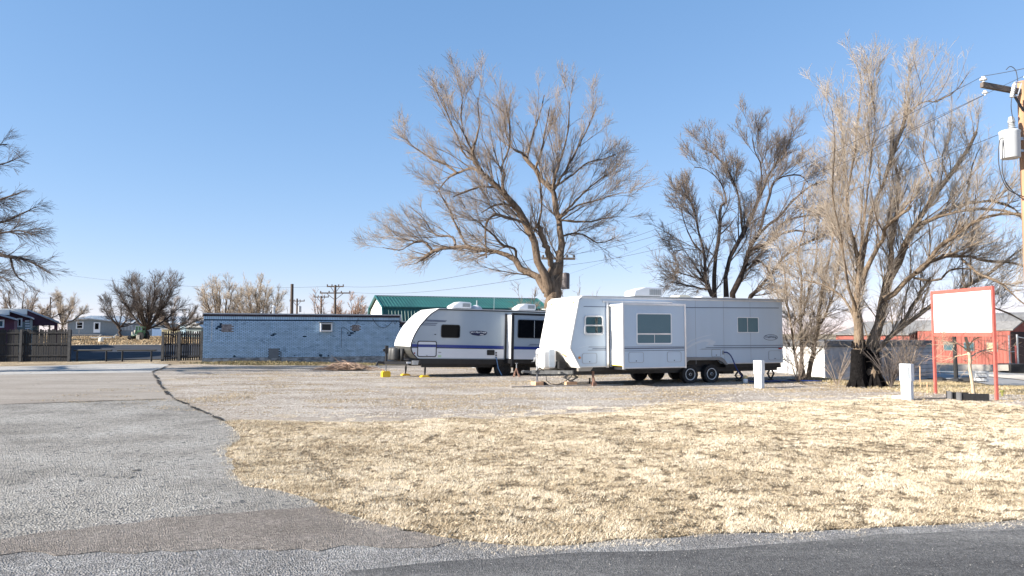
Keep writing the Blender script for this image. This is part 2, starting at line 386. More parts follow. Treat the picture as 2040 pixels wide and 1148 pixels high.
# ================================================================ GROUND
m_soil = ground_mat('dry_ground', ((.20, .15, .10), (.34, .27, .18), (.46, .38, .27)), patch=.5, fine=24, finecol=.3, bump=.8, bdist=.04)
m_gravel = ground_mat('limestone_gravel', ((.30, .25, .20), (.42, .365, .305), (.52, .47, .41)), patch=.5, fine=42, finecol=.36, bump=1, bdist=.03, stretch=(.6, 1.4, 1), speck=((.20, .15, .10), .955))
m_drive = ground_mat('grey_asphalt', ((.20, .185, .163), (.295, .277, .248), (.35, .332, .302)), patch=.6, fine=46, finecol=.36, bump=1, bdist=.02, cracks=.25, speck=((.10, .10, .10), .96))
m_far = ground_mat('tan_asphalt', ((.22, .19, .16), (.275, .245, .21), (.31, .28, .245)), patch=.5, fine=40, finecol=.15, bump=.5, bdist=.01, cracks=.45, stretch=(.4, 1.3, 1))
m_farl = ground_mat('pale_asphalt', ((.30, .29, .27), (.36, .35, .33), (.42, .39, .35)), patch=.5, fine=40, finecol=.15, bump=.5, bdist=.01, cracks=.6, stretch=(.4, 1.3, 1))
m_brown = ground_mat('brown_chip_seal', ((.19, .162, .138), (.235, .205, .178), (.28, .25, .22)), patch=.6, fine=70, finecol=.42, bump=1, bdist=.02)
m_shold = ground_mat('shoulder_gravel', ((.20, .19, .18), (.27, .26, .25), (.34, .33, .315)), patch=.9, fine=62, finecol=.45, bump=1, bdist=.025)
m_road = ground_mat('dark_asphalt', ((.07, .068, .068), (.112, .109, .106), (.18, .174, .165)), patch=.7, fine=80, finecol=.4, bump=.8, bdist=.012, stretch=(.35, 1.2, 1), speck=None)
m_thatch = ground_mat('dry_thatch', ((.08, .06, .035), (.25, .185, .11), (.52, .41, .27)), patch=7, fine=32, finecol=.5, bump=1, bdist=.04)
m_street = ground_mat('street_asphalt', ((.24, .235, .23), (.28, .275, .27), (.33, .32, .31)), patch=.3, fine=30, finecol=.12, bump=.3, bdist=.01)
m_conc = ground_mat('pale_concrete', ((.48, .42, .34), (.56, .50, .42), (.62, .57, .48)), patch=.4, fine=30, finecol=.1, bump=.3, bdist=.01)

def ground_sheet():
    xs = list(np.concatenate([[-900, -400, -220, -140, -100, -80, -65], np.arange(-55, 56, 1.0), [65, 80, 100, 140, 220, 400, 900]]))
    ys = list(np.concatenate([[-60, -20, -8], np.arange(-2, 70, 1.0), [75, 82, 88, 95, 105, 115, 125, 150, 200, 300, 500, 900, 1600]]))
    v = [(x, y, hgt(x, y) - .03) for y in ys for x in xs]; nx = len(xs)
    f = [(j * nx + i, j * nx + i + 1, (j + 1) * nx + i + 1, (j + 1) * nx + i) for j in range(len(ys) - 1) for i in range(nx - 1)]
    me = bpy.data.meshes.new('ground'); me.from_pydata(v, [], f); me.materials.append(m_soil); me.update()
    o = bpy.data.objects.new('ground', me); COL.objects.link(o); o['kind'] = 'structure'
ground_sheet()
g2 = lambda pts: [G(*p)[:2] for p in pts]
GRASS_PX_TOP = [(448, 842), (480, 839), (518, 840), (600, 843), (730, 844), (830, 841), (903, 834), (960, 838), (1028, 836), (1083, 830), (1185, 825), (1240, 823), (1300, 813), (1358, 807), (1500, 804), (1632, 801), (1740, 799), (1828, 801), (1930, 803), (2040, 811)]
GRASS_PX_BOT = [(2040, 1038), (1930, 1045), (1828, 1052), (1700, 1058), (1573, 1066), (1400, 1068), (1300, 1078), (1240, 1078), (1150, 1090), (1083, 1093), (1010, 1090), (942, 1083), (870, 1072), (793, 1054), (720, 1036), (656, 1019), (612, 995), (550, 978), (499, 974), (480, 960), (469, 948), (467, 917), (452, 913), (452, 897), (479, 878), (475, 862)]
gtop = g2(GRASS_PX_TOP); gbot = g2(GRASS_PX_BOT)
grass_poly = gtop + [(22, 18.5), (30, 16), (30, 8)] + [(9, gbot[0][1] + .15)] + gbot
CR = [(340, 727), (330, 731), (308, 740), (303, 743), (312, 755), (320, 770), (330, 783), (347, 797), (385, 814), (420, 830), (448, 842)]
gap_line = g2(CR)
seam = g2([(330, 797), (240, 800), (120, 804), (0, 808)])
edge2 = g2([(0, 1080), (60, 1070), (200, 1052), (350, 1035), (500, 1024), (640, 1010)])
# roadside sheets
sheet('gravel_lot', [gap_line[i] for i in range(len(gap_line))] + gtop[1:] + [(17, 19), (17.5, 22.5)] + g2([(1900, 788), (1740, 776), (1650, 773), (1600, 768), (1566, 757)]) + [(14, 33), (12, 42), (4, 44), (-4, 43.4), (-9, 41.8), (-14, 40.4)] + [gap_line[0]], .012, m_gravel, .5, .10)
sheet('driveway', [(-30, seam[-1][1] - .2)] + seam[::-1] + gap_line[7:] + gbot[::-1][:13] + [(p[0], p[1] - .25) for p in edge2[::-1]] + [(-7.5, 5.2), (-30, 1.1)], .021, m_drive, .3, .02, edge=.09)
sheet('asphalt_apron', [(-34, seam[-1][1] - .4)] + seam[::-1][:0] + seam[::-1] + gap_line[7:2:-1] + g2([(225, 744), (100, 746), (0, 748)]) + [(-40, 31.2)], .025, m_far, .5, .02, edge=.09)
sheet('driveway_entrance', [(-40, 31.6), *g2([(0, 748), (100, 746), (225, 744)]), gap_line[3], gap_line[2], gap_line[1], gap_line[0]] + g2([(300, 725), (190, 726), (110, 729), (0, 731)]) + [(-40, 40)], .018, m_farl, .5, .04, edge=.08)
sheet('road_shoulder', [(-30, -3), (-7.5, 5.0)] + g2([(0, 1090), (200, 1078), (350, 1068), (520, 1058), (700, 1048)]) + gbot[::-1][13:] + [(9, gbot[0][1] + .3), (30, 10), (40, 9), (40, -8)], .019, m_shold, .3, .02)
sheet('road', [(-30, -5), (-1.4, 5.0)] + g2([(700, 1143), (832, 1129), (1107, 1109), (1240, 1105), (1400, 1100), (1632, 1082), (1750, 1070), (1900, 1064), (2040, 1060)]) + [(12, 7.6), (40, 8), (40, -12)], .023, m_road, .25, .03, edge=.004)
sheet('brown_seal_strip', [(-30, 1.4), (-7.5, 5.4)] + edge2 + g2([(660, 1022), (700, 1034), (760, 1050), (830, 1065), (900, 1083), (860, 1096), (760, 1097), (600, 1098), (400, 1101), (200, 1104), (0, 1112)]) + [(-7.6, 5.1), (-30, .9)], .025, m_brown, .14, .09, edge=.004)
m_gap_shadow = ground_mat('gap_shadow', ((.012, .012, .014), (.03, .028, .026), (.13, .115, .10)), patch=5, fine=60, finecol=.3)  # near-black gap strip, painting in the shadow along the driveway's raised edge
def ribbon(pts, w0, w1, off, seed):
    r = random.Random(seed); q = densify(pts, .10, .02)[:-1]; q = [p for p in q]; L = []; Rr = []
    # keep only the forward run of the closed densified outline
    n = 0; fwd = []
    for i in range(len(pts) - 1):
        a, b = pts[i], pts[i + 1]; k = max(2, int(math.hypot(b[0] - a[0], b[1] - a[1]) / .12))
        for j in range(k): t = j / k; fwd.append((a[0] + (b[0] - a[0]) * t + r.uniform(-.035, .035), a[1] + (b[1] - a[1]) * t + r.uniform(-.035, .035)))
    for i, p in enumerate(fwd[:-1]):
        d = (fwd[i + 1][0] - p[0], fwd[i + 1][1] - p[1]); l = math.hypot(*d) + 1e-6; w_ = r.uniform(w0, w1) / 2 * (.15 if vnoise(np.array([i * .13]), np.array([2.2]), 1, 5)[0] < .36 else 1); nx, ny = -d[1] / l * w_, d[0] / l * w_; nx, ny = abs(nx), ny if nx > 0 else -ny
        L.append((p[0] - w_, p[1])); Rr.append((p[0] + w_, p[1]))
    v = [(x, y, hgt(x, y) + off) for x, y in L] + [(x, y, hgt(x, y) + off) for x, y in Rr]; n = len(L)
    return v, [(i, i + n, i + n + 1, i + 1) for i in range(n - 1)]
v1, f1 = ribbon(gap_line, .02, .20, .039, 3); me = bpy.data.meshes.new('gap_shadow_strip'); me.from_pydata(v1, [], f1); me.materials.append(m_gap_shadow); o = bpy.data.objects.new('gap_shadow_strip', me); COL.objects.link(o); o['kind'] = 'structure'
sm = seam[:]; v2 = []; f2 = []; rr_ = random.Random(4)
for i in range(len(sm) - 1):
    k = 60
    for j in range(k): t = j / k; x = sm[i][0] + (sm[i + 1][0] - sm[i][0]) * t; y = sm[i][1] + (sm[i + 1][1] - sm[i][1]) * t; w_ = rr_.uniform(.005, .06); y += rr_.uniform(-.03, .03); v2 += [(x, y - w_, hgt(x, y) + .036), (x, y + w_, hgt(x, y) + .036)]
f2 = [(2 * i, 2 * i + 1, 2 * i + 3, 2 * i + 2) for i in range(len(v2) // 2 - 1)]
me = bpy.data.meshes.new('pavement_seam'); me.from_pydata(v2, [], f2); me.materials.append(ground_mat('dirt_seam', ((.05, .04, .03), (.10, .08, .06), (.2, .17, .14)), patch=3, fine=60, finecol=.3)); o = bpy.data.objects.new('pavement_seam', me); COL.objects.link(o); o['kind'] = 'structure'
sheet('grass_verge_soil', grass_poly, .029, m_thatch, .25, .05, edge=.01)
sheet('rear_parking', [(-42, 44), (-26, 43.6), (-20.6, 44.3), (-19, 50), (-19.5, 62), (-28, 64), (-44, 63)], .012, ground_mat('shade_dark_asphalt', ((.018, .022, .032), (.026, .031, .043), (.04, .045, .055)), patch=.5, fine=40, finecol=.2, bump=.3, bdist=.01), .6, .08)  # dark asphalt with the blue shade lying on it put into the colour
# right-hand street, its kerb bank and the dirt in front of the brick building
ZS = -.45
st = [G(px, py, ZS)[:2] for px, py in ((1862, 753), (1925, 756), (1970, 765), (2040, 780))]
st2 = [G(px, py, ZS)[:2] for px, py in ((2040, 757), (1960, 749), (1864, 741))]
sheet('street', [(17, 40.5)] + st + [(24, 24), (40, 14), (52, 22)] + st2 + [(22, 47), (17, 46)], .02, m_street, .6, .02)
sheet('pavement', [st2[-1], st2[-2], st2[-3], (52, 22.6), (60, 30), (29.5, 41), (27, 46.5), (22, 48)], .05, m_conc, .6, .02)

m_stain = ground_mat('dark_patch_asphalt', ((.07, .066, .06), (.12, .115, .105), (.2, .19, .18)), patch=5, fine=60, finecol=.4)
for k, (px, py, rx, ry) in enumerate(((271, 941, .05, .07), (262, 955, .02, .08))):
    c_ = G(px, py); o, _ = sheet('asphalt_hole', [(c_[0] + rx * random.uniform(.7, 1.3) * math.cos(a), c_[1] + ry * random.uniform(.7, 1.3) * math.sin(a)) for a in np.linspace(0, 2 * PI, 10)[:-1]], .029, m_stain, .2, .0)
# ---------------------------------------------------------------- grass blades, weeds, loose stones (things nobody could count)
def cull_view(X, Y, m=1.0):
    return (np.abs(X) < Y * .70 + m)
def blades(name, polys, dens, hl, hw, palette, seed, lean=.8, mask=None, far=1.0, zoff=.03, label=None):
    r = np.random.default_rng(seed); Xs = []; Ys = []
    for poly in polys:
        xs = [p[0] for p in poly]; ys = [p[1] for p in poly]; A = (max(xs) - min(xs)) * (max(ys) - min(ys)); n = int(A * dens)
        X = r.uniform(min(xs), max(xs), n); Y = r.uniform(min(ys), max(ys), n)
        # thin out with distance
        keep = r.random(n) < np.clip((8.5 / np.maximum(Y, 6)) ** far, .06, 1)
        k = keep & cull_view(X, Y) & inside(poly, X, Y); X = X[k]; Y = Y[k]
        X = X + r.normal(0, .10, len(X)); Y = Y + r.normal(0, .05, len(X))
        if mask is not None: q = mask(X, Y, r); X = X[q]; Y = Y[q]
        Xs.append(X); Ys.append(Y)
    X = np.concatenate(Xs); Y = np.concatenate(Ys); n = len(X)
    if n == 0: return
    sc = np.clip(Y / 8.5, 1, 3) ** .55
    cl = fbm(X, Y, .5, seed + 5); cl2 = fbm(X, Y, 1.8, seed + 9)
    L = r.uniform(*hl, n) * (0.55 + .9 * cl); W = r.uniform(*hw, n) * sc
    a = r.uniform(0, 2 * PI, n) ; dirn = a + 0
    lf = np.clip(r.normal(lean, .35, n), .05, 2.0)
    comb = fbm(X, Y, .8, seed + 21) * 4 * PI
    dx = np.cos(dirn) * .6 + np.cos(comb) * .5; dy = np.sin(dirn) * .6 + np.sin(comb) * .5
    nv = np.sqrt(1 + lf ** 2); up = L / nv; ho = L * lf / nv; dn = np.sqrt(dx * dx + dy * dy) + 1e-6
    b = np.stack([X, Y, hgt_np(X, Y) + zoff - .005], 1)
    th = r.uniform(0, 2 * PI, n); wv = np.stack([np.cos(th), np.sin(th), np.zeros(n)], 1) * W[:, None] * .5
    tip = b + np.stack([dx / dn * ho, dy / dn * ho, up + .01], 1)
    V = np.stack([b - wv, b + wv, tip], 1).reshape(-1, 3)
    pal = np.array(palette); ci = np.clip((cl * .55 + cl2 * .22 + .20) + r.normal(0, .24, n) - .55 * (r.random(n) < .07), 0, .999) * (len(pal) - 1)
    i0 = np.floor(ci).astype(int); fr = (ci - i0)[:, None]; c = pal[i0] * (1 - fr) + pal[np.minimum(i0 + 1, len(pal) - 1)] * fr
    c = c * r.uniform(.8, 1.2, (n, 1)); C = np.repeat(np.concatenate([c, np.ones((n, 1))], 1), 3, 0)
    o = np_mesh(name, V, np.arange(n * 3).reshape(-1, 3), m_blade, attr=C, kind='stuff')
    if label: tag(o, label, 'grass')
    return o
m_blade = attr_mat('dry_blades')
STRAW = [(.13, .10, .05), (.42, .33, .21), (.71, .59, .42), (.86, .745, .57), (.92, .84, .69)]
def gmask(X, Y, r):
    q = fbm(X, Y, .9, 77); q2 = vnoise(X, Y, .13, 78) * .6 + vnoise(X, Y, .055, 80) * .4; q3 = vnoise(X, Y, .42, 91)
    rut = np.exp(-((X + 2.0 + (Y - 9.0) * .45) / .13) ** 2) * (Y > 8.8) * (Y < 11.6)
    worn = np.clip((X - 5) / 5, 0, 1) * np.clip((Y - 8) / 5, 0, 1) * .07      # thinner turf towards the upper right
    return (r.random(len(X)) < np.clip((q - .12) * 4.5, .5, 1) * np.clip((q2 - .33 - worn + (q3 - .5) * .12) * 9, .04, 1) * (1 - .96 * rut))
blades('grass', [grass_poly], 9800, (.016, .044), (.0026, .0046), STRAW, 5, lean=1.5, mask=gmask, far=1.35, label='dry straw coloured grass on the verge beside the road')
fr1 = [(p[0], p[1] - .3) for p in gtop] + [(p[0] + .2, p[1] + 1.5 + .5 * math.sin(p[0] * 1.3)) for p in gtop[::-1]]
fr2 = [(p[0], p[1] + .25) for p in gbot] + [(p[0] - .12, p[1] - .22) for p in gbot[::-1]]
blades('grass_fringe', [fr1, fr2], 3600, (.02, .045), (.003, .0055), STRAW[1:], 25, lean=1.8, far=.9, zoff=.012, mask=lambda X, Y, r: vnoise(X, Y, .28, 61) * .6 + vnoise(X, Y, .9, 62) * .4 > .56, label='ragged dry grass tufts spilling over the edge of the verge')
# sparse weeds on the gravel and on the bank at the right
def wmask(X, Y, r): return fbm(X, Y * 2.2, 1.6, 31) > .585
lot = [(-13, 20), (-7, 17), (0, 16.6), (16, 20.2), (17, 24), (12, 40), (-14, 40)]
blades('weed_tufts', [lot], 900, (.02, .06), (.006, .012), [(.22, .17, .09), (.40, .31, .19), (.52, .42, .28)], 8, lean=1.3, mask=wmask, far=.9, zoff=.012, label='thin dry weeds lying in streaks on the gravel lot')
bank = [(12.2, 23.3), (17, 20.5), (24, 21), (21.5, 30), (21, 36), (14, 35), (11.5, 28.5)]
blades('bank_grass', [bank], 900, (.04, .12), (.010, .018), [(.16, .14, .07), (.30, .24, .13), (.45, .36, .22), (.55, .45, .30)], 9, lean=.9, far=.6, zoff=-.03, label='dry grass bank between the gravel lot and the side street')
strip = [(-18.6, 41.8), (-14, 40.4), (-9, 41.6), (-4, 43.2), (6, 44.4), (7, 51), (-2, 48), (-7.2, 46.3), (-17.6, 42.5)]
blades('wall_foot_grass', [strip], 420, (.05, .14), (.014, .026), [(.10, .10, .05), (.20, .17, .09), (.34, .27, .16)], 10, lean=.8, far=.3, zoff=-.03, label='dark dry grass strip at the foot of the brick building')
fld = [(-60, 66), (-15, 66), (-15, 118), (-95, 118)]
blades('field_grass', [fld], 26, (.10, .22), (.04, .09), [(.26, .18, .10), (.38, .28, .17), (.5, .4, .27)], 12, lean=1.0, far=.0, zoff=-.03, label='dry brown field in front of the far mobile home')
def stones(name, poly, n, s0, s1, seed, far=1.0, z=.012, cols=((.42, .38, .34), (.72, .68, .63)), label=None, mask=None):
    r = np.random.default_rng(seed); xs = [p[0] for p in poly]; ys = [p[1] for p in poly]
    X = r.uniform(min(xs), max(xs), n * 6); Y = r.uniform(min(ys), max(ys), n * 6)
    k = inside(poly, X, Y) & cull_view(X, Y) & (r.random(len(X)) < (min(ys) / Y) ** far)
    if mask is not None: k &= mask(X, Y)
    X = X[k][:n]; Y = Y[k][:n]; n = len(X)
    oct_ = np.array([(1, 0, 0), (0, 1, 0), (-1, 0, 0), (0, -1, 0), (0, 0, .8), (0, 0, -.4)], float)
    fc = np.array([(0, 1, 4), (1, 2, 4), (2, 3, 4), (3, 0, 4), (1, 0, 5), (2, 1, 5), (3, 2, 5), (0, 3, 5)])
    S = r.uniform(s0, s1, n) ** 1.0; an = r.uniform(0, 2 * PI, n); jit = r.uniform(.65, 1.35, (n, 6, 3))
    V = oct_[None] * jit * S[:, None, None]; ca, sa = np.cos(an)[:, None], np.sin(an)[:, None]
    x = V[:, :, 0] * ca - V[:, :, 1] * sa; y = V[:, :, 0] * sa + V[:, :, 1] * ca
    V = np.stack([x + X[:, None], y + Y[:, None], V[:, :, 2] * .7 + (hgt_np(X, Y) + z + S * .2)[:, None]], 2).reshape(-1, 3)
    f = (fc[None] + np.arange(n)[:, None, None] * 6).reshape(-1, 3)
    t = r.random((n, 1)); c = np.array(cols[0]) * (1 - t) + np.array(cols[1]) * t; C = np.repeat(np.concatenate([c, np.ones((n, 1))], 1), 6, 0)
    o = np_mesh(name, V, f, m_blade, attr=C, kind='stuff'); tag(o, label, 'gravel'); return o
stones('loose_gravel', [(-12.5, 38), (-14, 34), (-10, 22), (-6, 16.2), (0, 16), (16, 19.8), (17, 23), (12, 38)], 24000, .008, .022, 21, far=1.5, label='loose pale limestone chips scattered over the gravel lot')
stones('roadside_chips', [(-3, 5.0), (9, 5.0), (9, 7.3), (5, 6.7), (1.6, 6.5), (-1, 6.9), (-3, 7.2), (-6, 6.0), (-6, 5)], 1600, .003, .008, 22, far=.3, z=.03, cols=((.14, .13, .125), (.34, .33, .31)), label='small loose stone chips along the road shoulder')

# ================================================================ TREES
def strand_mesh(sets):
    Vs = []; Fs = []; off = 0
    for Pp, R, S in sets:
        N, K, _ = Pp.shape
        T = np.gradient(Pp, axis=1); T /= np.linalg.norm(T, axis=2, keepdims=True) + 1e-9
        av = Pp[:, -1] - Pp[:, 0]; ref = np.where((np.abs(av[:, 2]) > .8 * np.linalg.norm(av, axis=1))[:, None], [1., 0, 0], [0, 0, 1.])[:, None, :]
        A = np.cross(T, ref); A /= np.linalg.norm(A, axis=2, keepdims=True) + 1e-9; B = np.cross(T, A)
        q = 2 * PI * np.arange(S) / S
        V = Pp[:, :, None] + (A[:, :, None] * np.cos(q)[None, None, :, None] + B[:, :, None] * np.sin(q)[None, None, :, None]) * R[:, :, None, None]
        i = np.arange(N * K * S).reshape(N, K, S); a = i[:, :-1]; b = i[:, 1:]
        f = np.stack([a, np.roll(a, -1, 2), np.roll(b, -1, 2), b], -1).reshape(-1, 4) + off
        Vs.append(V.reshape(-1, 3)); Fs.append(f); off += N * K * S
    return np.concatenate(Vs), np.concatenate(Fs)
def catmull(pts, K):
    p = np.array(pts, float); n = len(p)
    if n < 3: return np.array([np.array([np.interp(t, range(n), p[:, j]) for j in range(p.shape[1])]) for t in np.linspace(0, n - 1, K)])
    out = []
    for t in np.linspace(0, n - 1, K):
        i = min(int(t), n - 2); u = t - i; p0, p1, p2, p3 = p[max(i - 1, 0)], p[i], p[i + 1], p[min(i + 2, n - 1)]
        out.append(.5 * ((2 * p1) + (-p0 + p2) * u + (2 * p0 - 5 * p1 + 4 * p2 - p3) * u * u + (-p0 + 3 * p1 - 3 * p2 + p3) * u ** 3))
    return np.array(out)
def grow(Pp, R, r, per_m, L, K, ang=(25, 60), t0=.15, up=.25, out=.15, wig=.16, rr0=.55, rmax=1, rtip=.003, cen=None, trop=.08, taper_len=.5, nmax=None):
    N, Kp, _ = Pp.shape; seg = np.linalg.norm(np.diff(Pp, axis=1), axis=2).sum(1)
    cnt = r.poisson(seg * per_m * (1 - t0)); idx = np.repeat(np.arange(N), cnt); n = len(idx)
    if nmax and n > nmax: idx = r.choice(idx, nmax, replace=False); n = nmax
    t = r.uniform(t0, 1, n); ft = t * (Kp - 1); i = np.minimum(ft.astype(int), Kp - 2); fr = (ft - i)[:, None]
    pos = Pp[idx, i] * (1 - fr) + Pp[idx, i + 1] * fr; tan = Pp[idx, i + 1] - Pp[idx, i]; tan /= np.linalg.norm(tan, axis=1, keepdims=True) + 1e-9
    pr = R[idx, i] * (1 - fr[:, 0]) + R[idx, i + 1] * fr[:, 0]
    rv = r.normal(0, 1, (n, 3)); perp = rv - (rv * tan).sum(1, keepdims=True) * tan; perp /= np.linalg.norm(perp, axis=1, keepdims=True) + 1e-9
    a = np.radians(r.uniform(ang[0], ang[1], n))[:, None]; d = tan * np.cos(a) + perp * np.sin(a); d[:, 2] += up
    if cen is not None:
        o = pos - cen; o /= np.linalg.norm(o, axis=1, keepdims=True) + 1e-9; d += o * out
    d /= np.linalg.norm(d, axis=1, keepdims=True)
    ln = L * r.uniform(.45, 1.15, n) * (1 - taper_len * t); P_ = [pos]
    w1 = r.normal(0, wig, (n, 3))
    for k in range(1, K):
        d = d + w1 * .5 + r.normal(0, wig, (n, 3)) * .7; d[:, 2] += trop; d /= np.linalg.norm(d, axis=1, keepdims=True)
        P_.append(P_[-1] + d * (ln / (K - 1))[:, None])
    Q = np.stack(P_, 1); r0 = np.minimum(pr * rr0, rmax); r0 = np.maximum(r0, rtip * 1.2)
    RR = r0[:, None] * (1 - np.linspace(0, 1, K)[None] ** 1.1) + rtip * np.linspace(0, 1, K)[None]
    return Q, RR
def hair(per_m, L, rt=.003, keep=None):
    def f(LP, LR, r, c):
        P_, R_ = (LP, LR) if keep is None else (LP[:keep], LR[:keep])
        return [(*grow(P_, R_, r, per_m=per_m, L=L, K=4, ang=(20, 75), up=.25, out=.05, rmax=.007, rr0=.12, rtip=rt, cen=c, wig=.2, t0=.1, trop=.1), 3)]
    return f
def make_tree(name, label, base, limbs, seed, trunk_m, twig_m, cen, cfg, group=None, cat='tree', limbK=16, extra=None, rough=.05, skin=0.0):
    r = np.random.default_rng(seed); root = empty(name, base); tag(root, label, cat, group); b = np.array(base)
    LP = []; LR = []; sets = []
    for lm in limbs:
        q = catmull(lm, limbK) if len(lm) > 2 else catmull(lm, limbK)
        p = q[:, :3] - b; R = np.maximum(q[:, 3], .004)
        nz = r.normal(0, rough, p.shape) * np.minimum(R[:, None] * 6, 1); nz[0] = 0; p = p + nz
        LP.append(p); LR.append(R * r.uniform(.92, 1.08, R.shape))
    LP = np.array(LP); LR = np.array(LR)
    c = np.array(cen) - b; cur = (LP, LR); cs = []
    for ci, cf in enumerate(cfg):
        cf = dict(cf); S = cf.pop('S', 3); src = cf.pop('src', None)
        pa = cur if src is None else cs[src] if src >= 0 else (LP, LR)
        if pa is cur and ci == 0:   # thin out on trunks: start from limbs of small radius only
            rm = cf.pop('rmaxparent', .5); k = LR[:, -1] < rm; pa = (LP[k], LR[k])
        else: cf.pop('rmaxparent', None)
        Q = grow(pa[0], pa[1], r, cen=c, **cf); cs.append(Q); sets.append((Q[0], Q[1], S)); cur = Q
    if extra is not None: sets += extra(LP, LR, r, c)
    V, Fq = strand_mesh([(LP, LR, 9)])
    if skin: V = V + r.normal(0, skin, V.shape)
    V2, F2 = strand_mesh(sets[:1]); np_mesh('trunk', np.concatenate([V, V2]), np.concatenate([Fq, F2 + len(V)]), trunk_m, parent=root, smooth=True)
    V, Fq = strand_mesh(sets[1:]); np_mesh('crown', V, Fq, twig_m, parent=root)
    return root
def limbs_from(crop, D, lst, rs=1.0, keep=0, sh=None):
    """lst: (d0, d1, [(x, y, r)...]) drawn on a crop (ox, oy, scale); depth offset runs d0..d1"""
    ox, oy, sc = crop; out = []
    for li, (d0, d1, pts) in enumerate(lst):
        n = len(pts); q = []
        for i, (x, y, rr_) in enumerate(pts):
            if sh: w_ = sh[2] + (1 - sh[2]) * max(0, 1 - math.hypot(x - sh[0], y - sh[1]) / 350); x, y = sh[0] + (x - sh[0]) * w_, sh[1] + (y - sh[1]) * w_
            d = D + d0 + (d1 - d0) * i / (n - 1); p = P(ox + x / sc, oy + y / sc, d); q.append((*p, rr_ / sc / F * d * (rs if (li >= keep or i > 2) else (rs + 1) / 2)))
        out.append(q)
    return out
C8 = (700, 100, 2.207)
center = [
 (0, 0, [(880, 1290, 46), (882, 1150, 40), (885, 1060, 42), (890, 1000, 34), (905, 950, 28)]),
 (0, -3, [(868, 1080, 30), (858, 1020, 24), (835, 960, 20), (800, 850, 20), (770, 750, 19), (700, 650, 17), (640, 575, 15), (560, 510, 12), (510, 430, 9), (495, 370, 6), (530, 280, 4), (525, 200, 3), (520, 120, 2)]),
 (-2, -1, [(655, 590, 10), (640, 520, 9), (655, 500, 8), (640, 450, 7), (670, 380, 5), (680, 280, 4), (665, 200, 3), (655, 130, 1.5)]),
 (0, 2, [(860, 1060, 26), (830, 1015, 20), (800, 990, 18), (740, 950, 16), (690, 905, 14), (630, 875, 12), (540, 858, 12), (460, 850, 10), (400, 850, 9), (340, 855, 10), (290, 880, 9), (245, 912, 8)]),
 (1.8, 2.5, [(300, 870, 7), (270, 830, 6), (225, 820, 5), (180, 845, 3), (140, 862, 2), (60, 850, 1)]),
 (1.5, .5, [(475, 845, 7), (430, 770, 6), (405, 710, 5), (385, 670, 4), (350, 610, 3), (330, 560, 2)]),
 (1.6, 3, [(410, 840, 6), (400, 800, 5), (320, 790, 4), (290, 760, 3), (250, 700, 2), (190, 650, 1)]),
 (1, -1, [(715, 925, 8), (710, 870, 7), (690, 855, 6), (640, 840, 6), (610, 800, 5), (560, 760, 4), (520, 720, 2), (470, 700, 1)]),
 (0, 2, [(900, 1060, 26), (915, 960, 20), (925, 900, 18), (925, 800, 17), (915, 720, 16), (900, 650, 15), (885, 580, 14), (850, 540, 13), (800, 470, 12), (760, 420, 11), (735, 390, 9)]),
 (1, 3, [(890, 570, 8), (960, 450, 6), (1010, 360, 4), (1060, 260, 3), (1100, 160, 1.5)]),
 (1, 0, [(885, 570, 8), (905, 480, 6), (930, 400, 5), (960, 280, 3), (965, 140, 1.5)]),
 (1, 2, [(872, 560, 7), (950, 520, 5), (1050, 440, 4), (1130, 420, 3), (1190, 400, 1.5)]),
 (.6, -2, [(920, 710, 6), (1000, 650, 4), (1100, 620, 3), (1230, 580, 1)]),
 (.6, 2, [(922, 700, 7), (1020, 600, 4), (1100, 530, 3), (1190, 470, 1)]),
 (.5, 0, [(922, 720, 6), (1050, 725, 4), (1130, 710, 3), (1215, 700, 1)]),
 (.5, 3, [(925, 800, 6), (1020, 790, 4), (1110, 830, 2.5), (1190, 800, 1)]),
 (1.8, 1, [(740, 395, 6), (690, 365, 4), (660, 300, 3), (655, 250, 2)]),
 (1.8, 3, [(760, 410, 7), (785, 320, 5), (820, 210, 3), (845, 110, 1.5)]),
 (1.4, .5, [(800, 470, 6), (830, 380, 4), (850, 280, 3), (870, 170, 1.5)]),
 (0, -1, [(885, 960, 20), (870, 900, 16), (850, 840, 15), (825, 770, 14), (808, 742, 11)]),
 (-.8, -2, [(818, 755, 7), (830, 650, 5), (825, 560, 4), (810, 480, 2)]),
 (-1.2, -3, [(765, 745, 8), (720, 720, 7), (680, 710, 7), (620, 690, 7), (575, 710, 6), (560, 770, 5), (560, 830, 4), (565, 900, 2)]),
 (-2, 0, [(545, 495, 8), (520, 475, 8), (480, 467, 7), (420, 490, 6), (370, 520, 4), (320, 590, 2)]),
 (-1, 1, [(420, 488, 6), (370, 450, 5), (300, 420, 4), (240, 380, 3), (180, 345, 1.2)]),
 (-1.5, -3, [(610, 560, 6), (560, 553, 5), (520, 560, 5), (460, 580, 4), (400, 605, 2)]),
 (-2, -1, [(512, 430, 6), (460, 400, 5), (430, 330, 4), (380, 220, 3), (345, 110, 1.2)]),
 (-2, -4, [(500, 380, 5), (455, 300, 4), (440, 210, 3), (450, 120, 1.2)]),
 (-1, -4, [(700, 650, 7), (640, 640, 5), (590, 650, 4), (540, 680, 2)]),
]
cfg_big = [dict(per_m=2.6, L=3.2, K=7, ang=(22, 55), up=.30, out=.45, S=4, rmax=.04, rr0=.42, rtip=.006, rmaxparent=.25, trop=.06, t0=.12, wig=.09, taper_len=.55),
           dict(per_m=5, L=1.6, K=5, ang=(15, 38), up=.12, out=.25, S=3, rmax=.014, rr0=.6, rtip=.005, trop=.06, wig=.13),
           dict(per_m=10, L=.75, K=3, ang=(22, 58), up=.12, out=.2, S=3, rmax=.009, rr0=.7, rtip=.0045, trop=.04, wig=.12, nmax=42000)]
